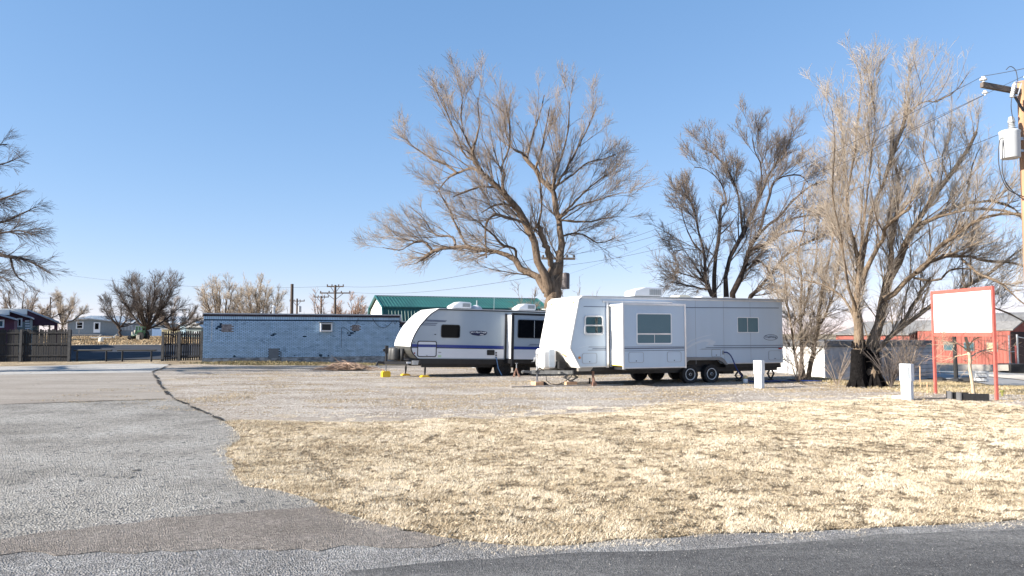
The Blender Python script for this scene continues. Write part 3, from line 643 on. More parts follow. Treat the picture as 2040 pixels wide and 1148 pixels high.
ct = make_tree('elm_tree', 'large bare tree with a long low left limb behind the two travel trailers', P(1097, 735, 38), limbs_from(C8, 38, center, .82, 0, (880, 1040, .905)), 3, bark, twig, P(1080, 420, 38), cfg_big, skin=.012,
               extra=lambda LP, LR, r, c: hair(45, 1.5, .004, 1)(LP, LR, r, c) + hair(9, .7, .004)(LP, LR, r, c))
C1 = (1280, 60, 1.979)
treeA = [
 (0, -1, [(300, 1180, 26), (275, 1060, 16), (245, 970, 10), (235, 860, 8), (205, 750, 5), (185, 650, 3), (150, 600, 1.5)]),
 (0, 1, [(300, 1180, 24), (282, 1050, 15), (285, 900, 11), (300, 750, 10), (300, 660, 8), (330, 620, 6), (300, 540, 3), (240, 490, 2), (190, 480, 1.2)]),
 (0, 2, [(340, 1180, 24), (330, 1050, 16), (330, 940, 13), (380, 800, 12), (430, 700, 9), (480, 600, 8), (510, 520, 6), (560, 440, 5), (600, 380, 3), (615, 310, 1.5)]),
 (0, -2, [(370, 1180, 26), (358, 1050, 18), (400, 940, 15), (430, 840, 14), (500, 740, 9), (560, 700, 7), (620, 620, 6), (700, 560, 4), (760, 540, 2)]),
 (0, -3, [(400, 1180, 22), (420, 1060, 14), (480, 1000, 10), (540, 920, 9), (600, 850, 7), (680, 810, 4), (760, 780, 2)]),
 (-1, 0, [(470, 770, 8), (500, 660, 7), (520, 600, 6), (540, 540, 5), (600, 515, 4), (660, 520, 3), (690, 560, 1.5)]),
 (1, 3, [(400, 760, 6), (380, 600, 5), (340, 500, 4), (270, 420, 2), (220, 400, 1)]),
 (1, 0, [(480, 600, 5), (480, 480, 4), (450, 400, 3), (440, 320, 1.2)]),
 (-1, -4, [(430, 850, 10), (520, 800, 7), (600, 760, 6), (680, 760, 4), (740, 790, 2)]),
 (-1, 1, [(430, 850, 9), (500, 820, 8), (580, 720, 6), (690, 690, 4), (770, 700, 2)]),
 (0, 3, [(240, 980, 7), (180, 960, 4), (110, 940, 2), (50, 930, 1)]),
 (0, -3, [(250, 1020, 6), (170, 1000, 3), (90, 980, 2), (40, 960, 1)]),
 (0, 2, [(240, 870, 6), (180, 800, 4), (140, 700, 2), (130, 620, 1)]),
 (-1, -2, [(440, 900, 7), (480, 900, 6), (520, 960, 5), (550, 1060, 3), (560, 1140, 2)]),
]
cfg_mid = [dict(per_m=2.4, L=3.0, K=7, ang=(20, 50), up=.35, out=.4, S=4, rmax=.04, rr0=.45, rtip=.006, rmaxparent=.25, trop=.08, t0=.15, wig=.10, taper_len=.55),
           dict(per_m=6.0, L=1.3, K=5, ang=(20, 45), up=.2, out=.25, S=3, rmax=.018, rr0=.6, rtip=.005, trop=.06, wig=.13),
           dict(per_m=12, L=.75, K=3, ang=(22, 58), up=.15, out=.2, S=3, rmax=.010, rr0=.7, rtip=.006, trop=.04, wig=.12, nmax=34000)]
make_tree('elm_tree', 'dark multi-stemmed bare tree rising behind the rear half of the white trailer', P(1455, 730, 40), limbs_from(C1, 40, treeA, .66, 0, (345, 1120, .905)), 5, bark_dark, twig_mid, P(1450, 430, 40), cfg_mid, group=None, skin=.01)
treeB = [
 (0, 0, [(852, 1412, 36), (848, 1330, 31), (850, 1250, 27), (850, 1140, 25), (840, 1060, 20), (850, 950, 16), (850, 860, 13), (815, 780, 10), (800, 660, 8), (805, 560, 7), (830, 450, 7), (835, 380, 6), (850, 260, 4), (860, 150, 2), (855, 90, 1)]),
 (0, 1.5, [(915, 1412, 40), (908, 1330, 33), (905, 1250, 30), (930, 1140, 25), (960, 1000, 24), (1000, 900, 22), (1050, 800, 18), (1100, 700, 15), (1170, 600, 13), (1240, 510, 12), (1300, 420, 10), (1342, 340, 7)]),
 (.3, 1, [(955, 1010, 16), (985, 880, 14), (990, 790, 14), (1005, 690, 11), (1015, 600, 9), (1010, 490, 8)]),
 (0, -2, [(860, 980, 18), (900, 880, 13), (950, 790, 11), (962, 740, 11), (1010, 700, 10), (1070, 650, 8)]),
 (0, 1, [(850, 960, 14), (880, 800, 12), (910, 650, 10), (960, 530, 11), (1000, 420, 12), (1030, 340, 10), (1050, 270, 8), (1050, 235, 7)]),
 (1, -1, [(1052, 270, 6), (1080, 240, 5), (1130, 210, 4), (1180, 210, 3), (1260, 160, 2), (1310, 90, 1)]),
 (1, 2, [(1040, 300, 5), (1045, 200, 3), (1060, 120, 2), (1070, 50, 1)]),
 (0, -3, [(955, 1040, 20), (1050, 960, 14), (1120, 900, 13), (1190, 820, 12), (1270, 760, 11), (1370, 700, 9), (1500, 680, 7), (1600, 700, 4)]),
 (-1, 1, [(1090, 930, 12), (1180, 870, 11), (1280, 860, 9), (1400, 880, 8), (1504, 890, 6), (1620, 930, 3)]),
 (.5, -1, [(1040, 820, 13), (1070, 750, 12), (1120, 720, 11), (1200, 690, 9), (1300, 665, 9), (1400, 665, 8), (1504, 680, 7), (1600, 730, 4)]),
 (1, 3, [(1090, 760, 11), (1120, 730, 10), (1200, 680, 9), (1290, 640, 8), (1380, 630, 7), (1440, 635, 7), (1500, 660, 5), (1560, 720, 3)]),
 (0, 2, [(908, 1275, 14), (945, 1235, 16), (1000, 1190, 14), (1080, 1120, 13), (1200, 1040, 10), (1300, 990, 9), (1400, 930, 8), (1504, 850, 6), (1600, 790, 3)]),
 (.8, 1, [(985, 1205, 9), (1050, 1110, 11), (1100, 1030, 10), (1150, 950, 7)]),
 (.9, 2, [(1120, 1082, 7), (1300, 1050, 7), (1400, 1070, 5), (1520, 1120, 4), (1600, 1180, 2)]),
 (-1, -3, [(1280, 870, 8), (1350, 930, 7), (1440, 970, 6), (1520, 1040, 4), (1600, 1100, 2)]),
 (0, -1, [(1080, 950, 7), (1180, 960, 6), (1240, 915, 5), (1330, 915, 4)]),
 (.5, 3, [(1220, 530, 6), (1200, 450, 4), (1230, 350, 3), (1240, 250, 1)]),
 (.5, 0, [(1120, 680, 6), (1160, 560, 4), (1120, 440, 3), (1130, 330, 1.5)]),
 (0, -3, [(840, 1100, 10), (800, 950, 7), (780, 800, 5), (740, 600, 3), (750, 400, 1.5), (740, 250, 1)]),
 (0, 2, [(845, 1150, 9), (790, 1040, 6), (700, 980, 4), (620, 960, 2)]),
 (0, -2, [(850, 900, 8), (880, 650, 5), (900, 450, 4), (920, 300, 2), (900, 150, 1)]),
 (0, 1, [(815, 780, 6), (770, 650, 4), (790, 480, 3), (780, 330, 2), (760, 230, 1)]),
 (0, 2, [(840, 1050, 7), (870, 870, 5), (860, 700, 4), (880, 500, 2), (930, 350, 1)]),
 (1, -2, [(1320, 980, 5), (1320, 860, 3), (1330, 720, 2), (1340, 600, 1)]),
 (1, 2, [(1300, 660, 5), (1310, 560, 4), (1330, 470, 3), (1360, 400, 1)]),
]
cfg_b = [dict(per_m=2.9, L=2.6, K=7, ang=(20, 55), up=.5, out=.15, S=4, rmax=.026, rr0=.4, rtip=.005, rmaxparent=.3, trop=.12, t0=.12, wig=.11, taper_len=.55),
         dict(per_m=6.5, L=1.2, K=5, ang=(18, 42), up=.3, out=.1, S=3, rmax=.013, rr0=.6, rtip=.004, trop=.10, wig=.14),
         dict(per_m=12, L=.55, K=3, ang=(22, 60), up=.2, out=.1, S=3, rmax=.007, rr0=.7, rtip=.0035, trop=.06, wig=.13, nmax=48000)]
tb_l = limbs_from(C1, 25.5, treeB, .64, 2, (890, 1400, .94))
treeb = make_tree('elm_tree', 'tallest bare tree with two trunks blackened at the base beside the trailer rear', P(1719, 771, 25.5), tb_l, 9, bark_pale, twig_pale, P(1750, 420, 25.5), cfg_b, skin=.008, extra=hair(22, .9, .003))
# blackened lower bark: a sleeve hugging the two stems
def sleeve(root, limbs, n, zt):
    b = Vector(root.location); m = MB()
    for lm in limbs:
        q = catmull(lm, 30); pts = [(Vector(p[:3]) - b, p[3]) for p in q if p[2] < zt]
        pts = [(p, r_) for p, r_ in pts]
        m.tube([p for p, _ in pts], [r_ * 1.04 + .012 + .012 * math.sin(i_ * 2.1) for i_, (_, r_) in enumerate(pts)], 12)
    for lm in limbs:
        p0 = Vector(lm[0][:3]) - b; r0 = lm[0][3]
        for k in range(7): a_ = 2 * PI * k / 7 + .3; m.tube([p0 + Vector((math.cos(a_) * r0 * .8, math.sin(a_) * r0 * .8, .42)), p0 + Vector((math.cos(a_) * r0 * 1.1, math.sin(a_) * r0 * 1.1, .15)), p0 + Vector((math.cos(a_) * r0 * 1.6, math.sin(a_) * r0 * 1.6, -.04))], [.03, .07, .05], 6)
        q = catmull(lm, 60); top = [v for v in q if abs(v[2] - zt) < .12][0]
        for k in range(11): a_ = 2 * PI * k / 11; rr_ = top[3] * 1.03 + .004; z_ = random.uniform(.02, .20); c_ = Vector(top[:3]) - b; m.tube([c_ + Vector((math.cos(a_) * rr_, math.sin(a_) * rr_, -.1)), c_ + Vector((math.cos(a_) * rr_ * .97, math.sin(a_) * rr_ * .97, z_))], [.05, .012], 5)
    m.build('blackened_base', bark_black, root, smooth=True)
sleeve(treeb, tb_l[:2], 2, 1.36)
treeC = [
 (0, 0, [(646, 1400, 16), (660, 1330, 13), (675, 1260, 12), (690, 1180, 11), (700, 1080, 9), (720, 980, 7), (745, 850, 5), (760, 720, 4), (750, 600, 2), (760, 500, 1)]),
 (0, 1, [(640, 1400, 14), (630, 1330, 11), (625, 1220, 10), (622, 1100, 8), (630, 1000, 6), (610, 880, 5), (640, 780, 4), (630, 650, 2), (650, 560, 1)]),
 (0, -1, [(636, 1400, 10), (605, 1300, 7), (590, 1180, 6), (570, 1080, 4), (560, 960, 3), (540, 860, 1.5)]),
 (0, -1, [(690, 1180, 7), (740, 1080, 6), (770, 960, 5), (780, 830, 3), (800, 700, 2)]),
 (0, 1, [(625, 1150, 6), (650, 1050, 5), (680, 930, 4), (690, 800, 3), (700, 680, 1)]),
]
cfg_c = [dict(per_m=9, L=1.8, K=5, ang=(25, 60), up=.3, out=.2, S=3, rmax=.02, rr0=.4, rtip=.005, rmaxparent=.3, trop=.10, t0=.1, wig=.18),
         dict(per_m=8.0, L=.9, K=4, ang=(25, 55), up=.15, out=.15, S=3, rmax=.009, rr0=.6, rtip=.0035, trop=.05, wig=.16),
         dict(per_m=9, L=.5, K=3, ang=(20, 50), up=.1, out=.1, S=3, rmax=.006, rr0=.7, rtip=.0035, trop=.04, wig=.13, nmax=22000)]
make_tree('young_elm_tree', 'slim pale bare tree with leaning stems just behind the white trailer rear corner', P(1604, 766, 29), limbs_from(C1, 29, treeC, .7), 12, bark_pale, twig_pale, P(1610, 500, 29), cfg_c)
# tree entering the frame on the left; its trunk stands outside the picture
LT = (0, 0, 1.0)
treeL = [
 (0, 0, [(-330, 745, 26), (-325, 640, 24), (-310, 540, 20), (-280, 430, 14), (-270, 320, 9), (-260, 220, 5), (-265, 120, 2)]),
 (0, -1, [(-322, 620, 14), (-240, 540, 11), (-140, 505, 8), (-60, 508, 5), (0, 510, 3.4), (40, 515, 2.6), (75, 530, 1.6), (100, 545, .8)]),
 (0, 1, [(-312, 560, 12), (-220, 470, 9), (-120, 460, 6), (-40, 450, 3.5), (10, 440, 2.2), (45, 425, 1.5), (72, 412, .8)]),
 (0, -2, [(-300, 500, 10), (-220, 410, 7), (-130, 385, 5), (-50, 405, 3), (0, 398, 2), (45, 382, 1)]),
 (0, 0, [(-285, 440, 9), (-200, 350, 6), (-110, 330, 4), (-40, 335, 2.4), (0, 328, 1.6), (30, 318, .8)]),
 (0, 2, [(-275, 350, 7), (-200, 280, 5), (-120, 290, 3.4), (-50, 290, 2), (15, 288, .8)]),
 (0, -1, [(-300, 500, 10), (-380, 400, 7), (-450, 300, 4), (-490, 200, 2)]),
 (0, 1, [(-320, 580, 10), (-420, 500, 7), (-520, 450, 4), (-580, 420, 2)]),
 (-1, -2, [(-60, 508, 4), (-10, 470, 2.4), (40, 460, 1.6), (70, 470, .8)]),
 (-1, 0, [(20, 512, 2.4), (30, 545, 1.6), (45, 560, .9)]),
 (0, -3, [(-140, 505, 5), (-80, 540, 3), (-20, 545, 2), (20, 560, 1)]),
]
cfg_l = [dict(per_m=5, L=1.7, K=5, ang=(20, 50), up=.05, out=.3, S=3, rmax=.025, rr0=.5, rtip=.005, rmaxparent=.3, trop=.0, t0=.1, wig=.14, taper_len=.75),
         dict(per_m=8, L=1.0, K=4, ang=(20, 45), up=-.05, out=.25, S=3, rmax=.011, rr0=.6, rtip=.004, trop=-.03, wig=.12),
         dict(per_m=9.0, L=.6, K=3, ang=(18, 40), up=-.1, out=.2, S=3, rmax=.007, rr0=.7, rtip=.004, trop=-.03, wig=.1, nmax=22000)]
bl = G(-330, 745)
make_tree('elm_tree', 'dark bare tree whose drooping branch tips reach in from the left edge', (bl[0], 33.5, hgt(bl[0], 33.5)), limbs_from(LT, 33.5, treeL), 15, bark_dark, twig_dark, P(-300, 450, 33.5), cfg_l)

def auto_limbs(base, H, spread, n, r0, seed, fork=.25, droop=0.0):
    """trunk plus n rising limbs, in metres"""
    r = random.Random(seed); bx, by, bz = base; out = []; fz = bz + H * fork
    out.append([(bx, by, bz - .2, r0), (bx, by, bz + H * fork * .6, r0 * .8), (bx + .05 * H * r.uniform(-1, 1), by, fz, r0 * .75)])
    for i in range(n):
        a = 2 * PI * (i + r.uniform(-.3, .3)) / n; e = r.uniform(.25, 1.0); rad = spread * e; h = H * (1 - .55 * e ** 2) * r.uniform(.85, 1)
        pts = []
        for k in range(6):
            t = k / 5; rr_ = rad * t ** .65; z = fz + (bz + h - fz) * t ** (1.0 - .1 * e) - .1 * H * fork * (1 - t)
            pts.append((bx + rr_ * math.cos(a) + r.uniform(-.03, .03) * H * t, by + rr_ * math.sin(a) * .9, z, r0 * .42 * (1 - .88 * t)))
        out.append(pts)
    return out
def bg_tree(name, label, px, pybase, D, H, spread, n, r0, seed, tm, wm, dens=1.0, fork=.22, tw=.008, cat='tree', group=None):
    b = P(px, pybase, D); cfg = [dict(per_m=3.4 * dens, L=H * .24, K=5, ang=(22, 55), up=.25, out=.25, S=3, rmax=.06, rr0=.5, rtip=tw * 1.4, rmaxparent=.14, trop=.08, t0=.2, wig=.18),
        dict(per_m=4.5 * dens, L=H * .14, K=4, ang=(22, 50), up=.15, out=.2, S=3, rmax=.03, rr0=.6, rtip=tw, trop=.05, wig=.15),
        dict(per_m=6 * dens, L=H * .085, K=3, ang=(20, 50), up=.1, out=.15, S=3, rmax=.02, rr0=.7, rtip=tw * .7, trop=.04, wig=.12, nmax=7000)]
    return make_tree(name, label, b, auto_limbs(b, H, spread, n, r0, seed, fork), seed, tm, wm, (b[0], b[1], b[2] + H * .4), cfg, limbK=9, rough=.08, group=group, cat=cat)
bg_tree('shade_tree', 'round bare tree with a broad crown beside the green tractor', 292, 677, 85, 8.2, 5.9, 18, .30, 31, bark_dark, twig_dark, 1.3, fork=.16, tw=.009)
bg_tree('shade_tree', 'low bare tree half hidden by the round tree, over the long metal roof', 238, 671, 100, 6.4, 4.8, 9, .2, 32, bark_dark, twig_dark, 1.4, tw=.01)
bg_tree('shade_tree', 'small twiggy bare tree just right of the round tree behind the picket fence', 345, 676, 90, 5.2, 4.0, 13, .15, 33, bark_dark, twig, 2.0, tw=.009)
bg_tree('shade_tree', 'small pale upright tree standing in front of the mobile home gable', 124, 672, 95, 6.0, 3.3, 12, .16, 34, bark_dark, twig_pale, 1.8, fork=.3, tw=.009)
bg_tree('shade_tree', 'spreading bare tree above the carport roof at the left edge', 40, 676, 80, 5.4, 6.0, 13, .3, 35, bark_dark, twig, 1.6, fork=.2, tw=.010)
bg_tree('shade_tree', 'white barked tree, left one of the pale pair behind the brick building', 440, 680, 80, 7.2, 4.0, 14, .26, 36, bark_pale, twig_pale, 1.25, fork=.15, tw=.010)
bg_tree('shade_tree', 'white barked tree, right one of the pale pair behind the brick building', 512, 680, 78, 7.2, 3.4, 13, .26, 37, bark_pale, twig_pale, 1.3, fork=.15, tw=.010)
bg_tree('shade_tree', 'thin bare tree between the two crossarm poles behind the brick building', 640, 680, 92, 6.2, 3.0, 9, .2, 38, bark_dark, twig_red, .8, fork=.25, tw=.010)
bg_tree('shade_tree', 'russet bushy tree right of the double crossarm pole', 700, 680, 90, 6.0, 2.6, 13, .2, 39, bark_dark, twig_red, 1.5, fork=.12, tw=.012)
bg_tree('shade_tree', 'small dark bare tree left of the tall plain pole behind the brick building', 560, 680, 96, 4.8, 2.8, 8, .16, 40, bark_dark, twig_dark, .7, fork=.25, tw=.010)
bg_tree('shade_tree', 'low bare scrub tree between the grey trailer roof and the big trunk', 1062, 690, 52, 4.6, 3.0, 9, .12, 41, bark, twig, 1.0, fork=.1, tw=.008)
bg_tree('shade_tree', 'wispy bare tree just right of the big trunk above the white trailer nose', 1150, 690, 46, 4.4, 3.0, 8, .1, 42, bark, twig, .8, fork=.1, tw=.006)
# sapling with a pale trunk behind the sign
sap = [(0, 0, [(1939, 788, 4.5), (1934, 740, 4.2), (1930, 700, 4), (1924, 660, 3.4), (1922, 620, 2.5), (1925, 585, 1.5)]),
       (0, -1.5, [(1930, 700, 2), (1905, 684, 1.4), (1880, 680, .8), (1862, 672, .5)]), (0, 1.5, [(1931, 712, 2), (1955, 700, 1.4), (1985, 695, .8), (2010, 700, .5)]),
       (0, -1, [(1928, 690, 2), (1950, 672, 1.4), (1985, 668, .7)]), (0, 1, [(1930, 705, 1.8), (1900, 712, 1.2), (1875, 720, .6)]), (0, 1, [(1926, 670, 2), (1900, 650, 1.2), (1880, 630, .6)])]
make_tree('sapling', 'young bare tree with a pale straight trunk right behind the blank sign', P(1939, 788, 22.6), limbs_from((0, 0, 1.0), 22.6, sap, .75), 44, mat('pale_trunk', (.52, .40, .28), .85, var=.15, scale=6), twig_red, P(1930, 680, 22.6),
          [dict(per_m=14, L=1.0, K=5, ang=(35, 85), up=.1, out=.2, S=3, rmax=.01, rr0=.4, rtip=.003, rmaxparent=.3, trop=.03, t0=.25, wig=.16), dict(per_m=6, L=.4, K=4, ang=(25, 60), up=.05, out=.2, S=3, rmax=.005, rr0=.6, rtip=.0025, trop=.02, wig=.15)])
# brush thickets by the trunk of the big tree
def shrub(label, px, py, D, H, spread, n, seed, wm, tw=.005, name='twiggy_shrub', dens=5):
    b = P(px, py, D); r = random.Random(seed); limbs = []
    for i in range(n):
        a = r.uniform(0, 2 * PI); s = spread * r.uniform(.3, 1); h = H * r.uniform(.6, 1)
        limbs.append([(b[0], b[1], b[2] - .05, .012), (b[0] + s * .35 * math.cos(a), b[1] + s * .3 * math.sin(a), b[2] + h * .45, .010), (b[0] + s * math.cos(a), b[1] + s * .8 * math.sin(a), b[2] + h, .004)])
    root = make_tree(name, label, b, limbs, seed, wm, wm, b, [dict(per_m=dens, L=H * .4, K=4, ang=(20, 60), up=.15, out=.1, S=3, rmax=.006, rr0=.6, rtip=tw * .6, rmaxparent=.3, trop=.03, t0=.1, wig=.18), dict(per_m=dens, L=H * .2, K=3, ang=(20, 60), up=.1, out=.1, S=3, rmax=.004, rr0=.7, rtip=tw * .5, trop=.02, wig=.15, nmax=2500)], limbK=6, rough=.02, cat='shrub')
    return root
shrub('dark twiggy shrub directly right of the blackened trunks', 1775, 770, 25.0, 1.9, 1.3, 16, 51, twig_dark)
shrub('pale tangled brush against the grey block wall behind the near pedestal', 1810, 760, 28, 2.4, 1.8, 14, 52, twig)
shrub('low tan brush at the foot of the slim leaning tree', 1590, 768, 27.5, 1.6, 1.0, 14, 53, twig)
shrub('bare twigs between the slim tree and the blackened trunks', 1668, 768, 26.5, 1.7, 1.1, 10, 54, twig)
for k, (px, py) in enumerate(((1848, 782), (1834, 768))):
    st_ = MB(); p = P(px, py, [22.6, 24.5][k]); st_.tube([(p[0], p[1], p[2] - .05), (p[0] - .01, p[1], p[2] + .28), (p[0], p[1], p[2] + [.30, .62][k])], .016, 6); o = st_.build('stake', lumber)
    tag(o, ['short wooden stake in the bank beside the left sign post', 'taller thin wooden stake left of the sign in the brush'][k], 'stake')

# ================================================================ WHITE TRAVEL TRAILER
def glazed(root, x0, x1, z0, z1, y, r, fr_m, gl_m, proud=.02, fw=.04, bars=(), label=None):
    """frame + panes; y is the wall face, outward is -y"""
    m = MB(); m.ring(rr(x0, x1, z0, z1, r), rr(x0 + fw, x1 - fw, z0 + fw, z1 - fw, max(.005, r - fw * .6)), y - proud, y + .01); wf = m.build('window', fr_m, root)
    g = MB(); g.prism(rr(x0 + fw, x1 - fw, z0 + fw, z1 - fw, max(.005, r - fw * .6)), y - proud * .4, y + .005); g.build('pane', gl_m, wf)
    if bars:
        b = MB()
        for bx0, bx1, bz0, bz1 in bars: b.box(bx0, bx1, y - proud * .9, y - .002, bz0, bz1)
        b.build('sash_bar', alu, wf)
    if label: wf['label'] = label
    return wf
def hatch(root, x0, x1, z0, z1, y, mt, line_m, r=.07, w=.012, lock=True, name='storage_hatch'):
    m = MB(); m.ring(rr(x0, x1, z0, z1, r), rr(x0 + w, x1 - w, z0 + w, z1 - w, r - w * .5), y - .014, y + .005); h = m.build(name, line_m, root)
    g = MB(); g.prism(rr(x0 + w, x1 - w, z0 + w, z1 - w, r - w * .5), y - .008, y + .004); g.build('hatch_panel', mt, h)
    if lock: l = MB(); l.lathe([(.018, 0), (.018, -.012)], ((x0 + x1) / 2, y - .008, z0 + .06), 'y', 10); l.build('latch', black_trim, h)
    return h
def wheel(root, x, y, r, rim_m, wd=.2, hub=True):
    m = MB(); m.lathe([(r * .62, 0), (r * .66, -.02), (r * .93, -.03), (r, -.005), (r, wd + .005), (r * .93, wd + .03), (r * .6, wd + .02)], (0, 0, 0), 'y', 32); t = m.build('wheel', black_rub, root, smooth=True, loc=(x, y, r))
    rm = MB(); rm.lathe([(r * .62, .01), (r * .62, -.022), (r * .57, -.024), (r * .54, .02), (r * .40, .035), (r * .30, .005), (r * .16, 0), (r * .15, -.03), (0.001, -.03)], (0, 0, 0), 'y', 28); ri = rm.build('rim', rim_m, t, smooth=True)
    h = MB()
    for k in range(8):
        a = 2 * PI * k / 8 + .2; h.prism([(r * .43 * math.cos(a + s) * q, r * .43 * math.sin(a + s) * q) for s, q in ((-.16, .86), (.16, .86), (.24, 1.16), (-.24, 1.16))], .000, .028)
    h.lathe([(r * .13, -.034), (r * .13, -.03), (r * .05, -.045), (.001, -.045)], (0, 0, 0), 'y', 10)
    h.build('rim_slot', black_trim, t)
    return t
def ac_unit(root, x0, x1, yc, z, h, mt, style=0):
    w = .36; m = MB()
    prof = [(x0, 0), (x0 + .02, h * .35), (x0 + (x1 - x0) * .38, h), (x1 - .02, h * .95), (x1, h * .8), (x1, 0)] if style else [(x0, .02), (x0 + .05, h * .62), (x0 + (x1 - x0) * .42, h), (x1 - .03, h * .98), (x1, h * .9), (x1, .02)]
    m.prism([(a, z + .04 + b) for a, b in prof], yc - w, yc + w); o = m.build('air_conditioner', mt, root, bevel=.03, smooth=True)
    g = MB(); gx0 = x0 + (x1 - x0) * .55; gx1 = x1 - .07
    for i in range(7): 
        zz = z + .11 + i * (h - .12) / 7.5; g.box(gx0, gx1, yc - w - .008, yc - w + .01, zz, zz + .018)
    for i in range(6): xx = gx0 + (gx1 - gx0) * i / 5; g.box(xx - .006, xx + .006, yc - w - .005, yc - w + .01, z + .1, z + h - .02)
    g.build('vent_grille', letter_g, o)
    b = MB(); b.box(x0 + .1, x1 - .04, yc - w + .03, yc + w - .03, z, z + .05); b.build('gasket', black_trim, o)
    return o
T1 = empty('travel_trailer', (2.37, 25.3, 0), math.radians(22)); tag(T1, 'older white travel trailer with a slide-out and slanted front, nearest to the road', 'travel trailer')
W1 = 2.45; L1 = 8.62
prof = [(0.0, 3.04), (-.10, 2.95), (-.43, 1.40), (-.44, 1.32), (-.40, 1.25), (-.07, .66), (4.19, .66), (4.22, .90), (5.66, .90), (5.80, .84), (5.95, .68), (L1, .69), (L1, 3.09), (4.0, 3.07)]
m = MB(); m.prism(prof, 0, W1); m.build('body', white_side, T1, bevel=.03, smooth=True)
# front cap skin, proud of the body
m = MB(); fr = [(.02, 3.075), (-.125, 2.975), (-.46, 1.41), (-.47, 1.31), (-.43, 1.23), (-.09, .64)]
inn = [(a + .025, b) for a, b in fr]
for i in range(len(fr) - 1):
    m.prism([fr[i], fr[i + 1], inn[i + 1], inn[i]], -.012, W1 + .012)
m.build('front_cap', white_gel, T1, smooth=False)
m = MB()
for a, b in zip(fr[:-1], fr[1:]): m.beam((a[0] + .03, -.014, a[1]), (b[0] + .03, -.014, b[1]), .02, .035)
m.build('corner_moulding', alu, T1)
# seam, hatch panel and decal on the slanted front (local frame on the slope)
def on_front(x_across, h, off=.0):
    """point on the upper front slope: x_across 0..W from near side, h height"""
    t = (h - 1.41) / (2.975 - 1.41); x = -.46 + t * (-.125 + .46); return (x - off, x_across, h)
def on_low(x_across, h, off=.0):
    t = (h - .64) / (1.23 - .64); x = -.09 + t * (-.43 + .09); return (x - off, x_across, h)
def patch(fn, pts, mt, name, off=.006, parent=None):
    m = MB(); a = [fn(p, h, off) for p, h in pts]; b = [fn(p, h, -.002) for p, h in pts]; n = len(pts)
    m.add(a + b, [tuple(range(n)), tuple(range(2 * n - 1, n - 1, -1))] + [(i, i + n, (i + 1) % n + n, (i + 1) % n) for i in range(n)]); return m.build(name, mt, parent or T1)
stripe_pv = mat('faint_seam', (.60, .59, .56), .5, var=.05)
mring = rr(.72, 1.62, 1.72, 2.5, .08); mr2 = rr(.732, 1.608, 1.732, 2.488, .07)
m = MB(); n_ = len(mring); m.add([on_front(a, b, .004) for a, b in mring] + [on_front(a, b, .004) for a, b in mr2], [(i, (i + 1) % n_, (i + 1) % n_ + n_, i + n_) for i in range(n_)]); m.build('front_panel', stripe_pv, T1)
ov = [(1.17 + .24 * math.cos(a), 2.26 + .12 * math.sin(a)) for a in np.linspace(0, 2 * PI, 25)[:-1]]; ov2 = [(1.17 + .225 * math.cos(a), 2.26 + .108 * math.sin(a)) for a in np.linspace(0, 2 * PI, 25)[:-1]]
m = MB(); n_ = 24; m.add([on_front(a, b, .006) for a, b in ov] + [on_front(a, b, .006) for a, b in ov2], [(i, (i + 1) % n_, (i + 1) % n_ + n_, i + n_) for i in range(n_)]); em = m.build('front_emblem', stripe_pv, T1)
fs = math.atan2(.335, 1.565); text_obj('TrailWing', .34, .09, stripe_pv, T1, on_front(1.17, 2.26, .008), (PI / 2 - 0, 0, -PI / 2), name='front_lettering').rotation_euler = (PI / 2 - fs, 0, -PI / 2)
patch(on_low, [(1.12, 1.20), (1.78, 1.20), (1.70, .64), (.62, .64)], grey_mesh, 'stone_guard')
patch(on_low, [(.98, .86), (1.35, .86), (1.35, .64), (.86, .64)], mat('dark_stone_guard', (.09, .09, .09), .6), 'stone_guard', .009)
patch(on_low, [(.12, .88), (.78, .88), (.62, .66), (.06, .66)], mat('pale_louvre', (.60, .59, .55), .5), 'vent_louvre')
m = MB()
for x_, h_ in ((.28, 2.86), (2.10, 2.86), (.62, 1.04)):
    p = on_front(x_, h_, .0) if h_ > 1.3 else on_low(x_, h_, .0); m.lathe([(.035, 0), (.03, -.025), (.001, -.03)], p, 'x', 10)
m.build('marker_light', amber, T1)
m = MB(); m.beam(on_low(.55, 1.03, .02), on_low(.75, 1.09, .02), .03, .04); m.build('front_decal', mat('orange_decal', (.55, .22, .10), .6), T1)
# roof
m = MB(); m.prism([(.0, 3.045), (4, 3.075), (L1 + .02, 3.095), (L1 + .02, 3.125), (4, 3.115), (.0, 3.085)], -.02, W1 + .02); m.build('roof', mat('grey_rubber_roof', (.52, .52, .50), .8, var=.15), T1)
ac_unit(T1, 2.5, 3.72, 1.1, 3.11, .34, white_pl)
def vent(root, x0, x1, yc, z, h, mt):
    m = MB(); m.prism([(x0, z), (x0 + .08, z + h * .8), ((x0 + x1) / 2, z + h), (x1 - .08, z + h * .8), (x1, z)], yc - .3, yc + .3); return m.build('roof_vent', mt, root, bevel=.02, smooth=True)
vent(T1, 4.35, 4.98, 1.0, 3.12, .13, cream_pl); vent(T1, 5.35, 5.95, 1.0, 3.12, .10, white_pl); vent(T1, 6.3, 6.9, 1.0, 3.12, .08, white_pl); vent(T1, .45, 1.1, 1.2, 3.09, .07, white_pl)
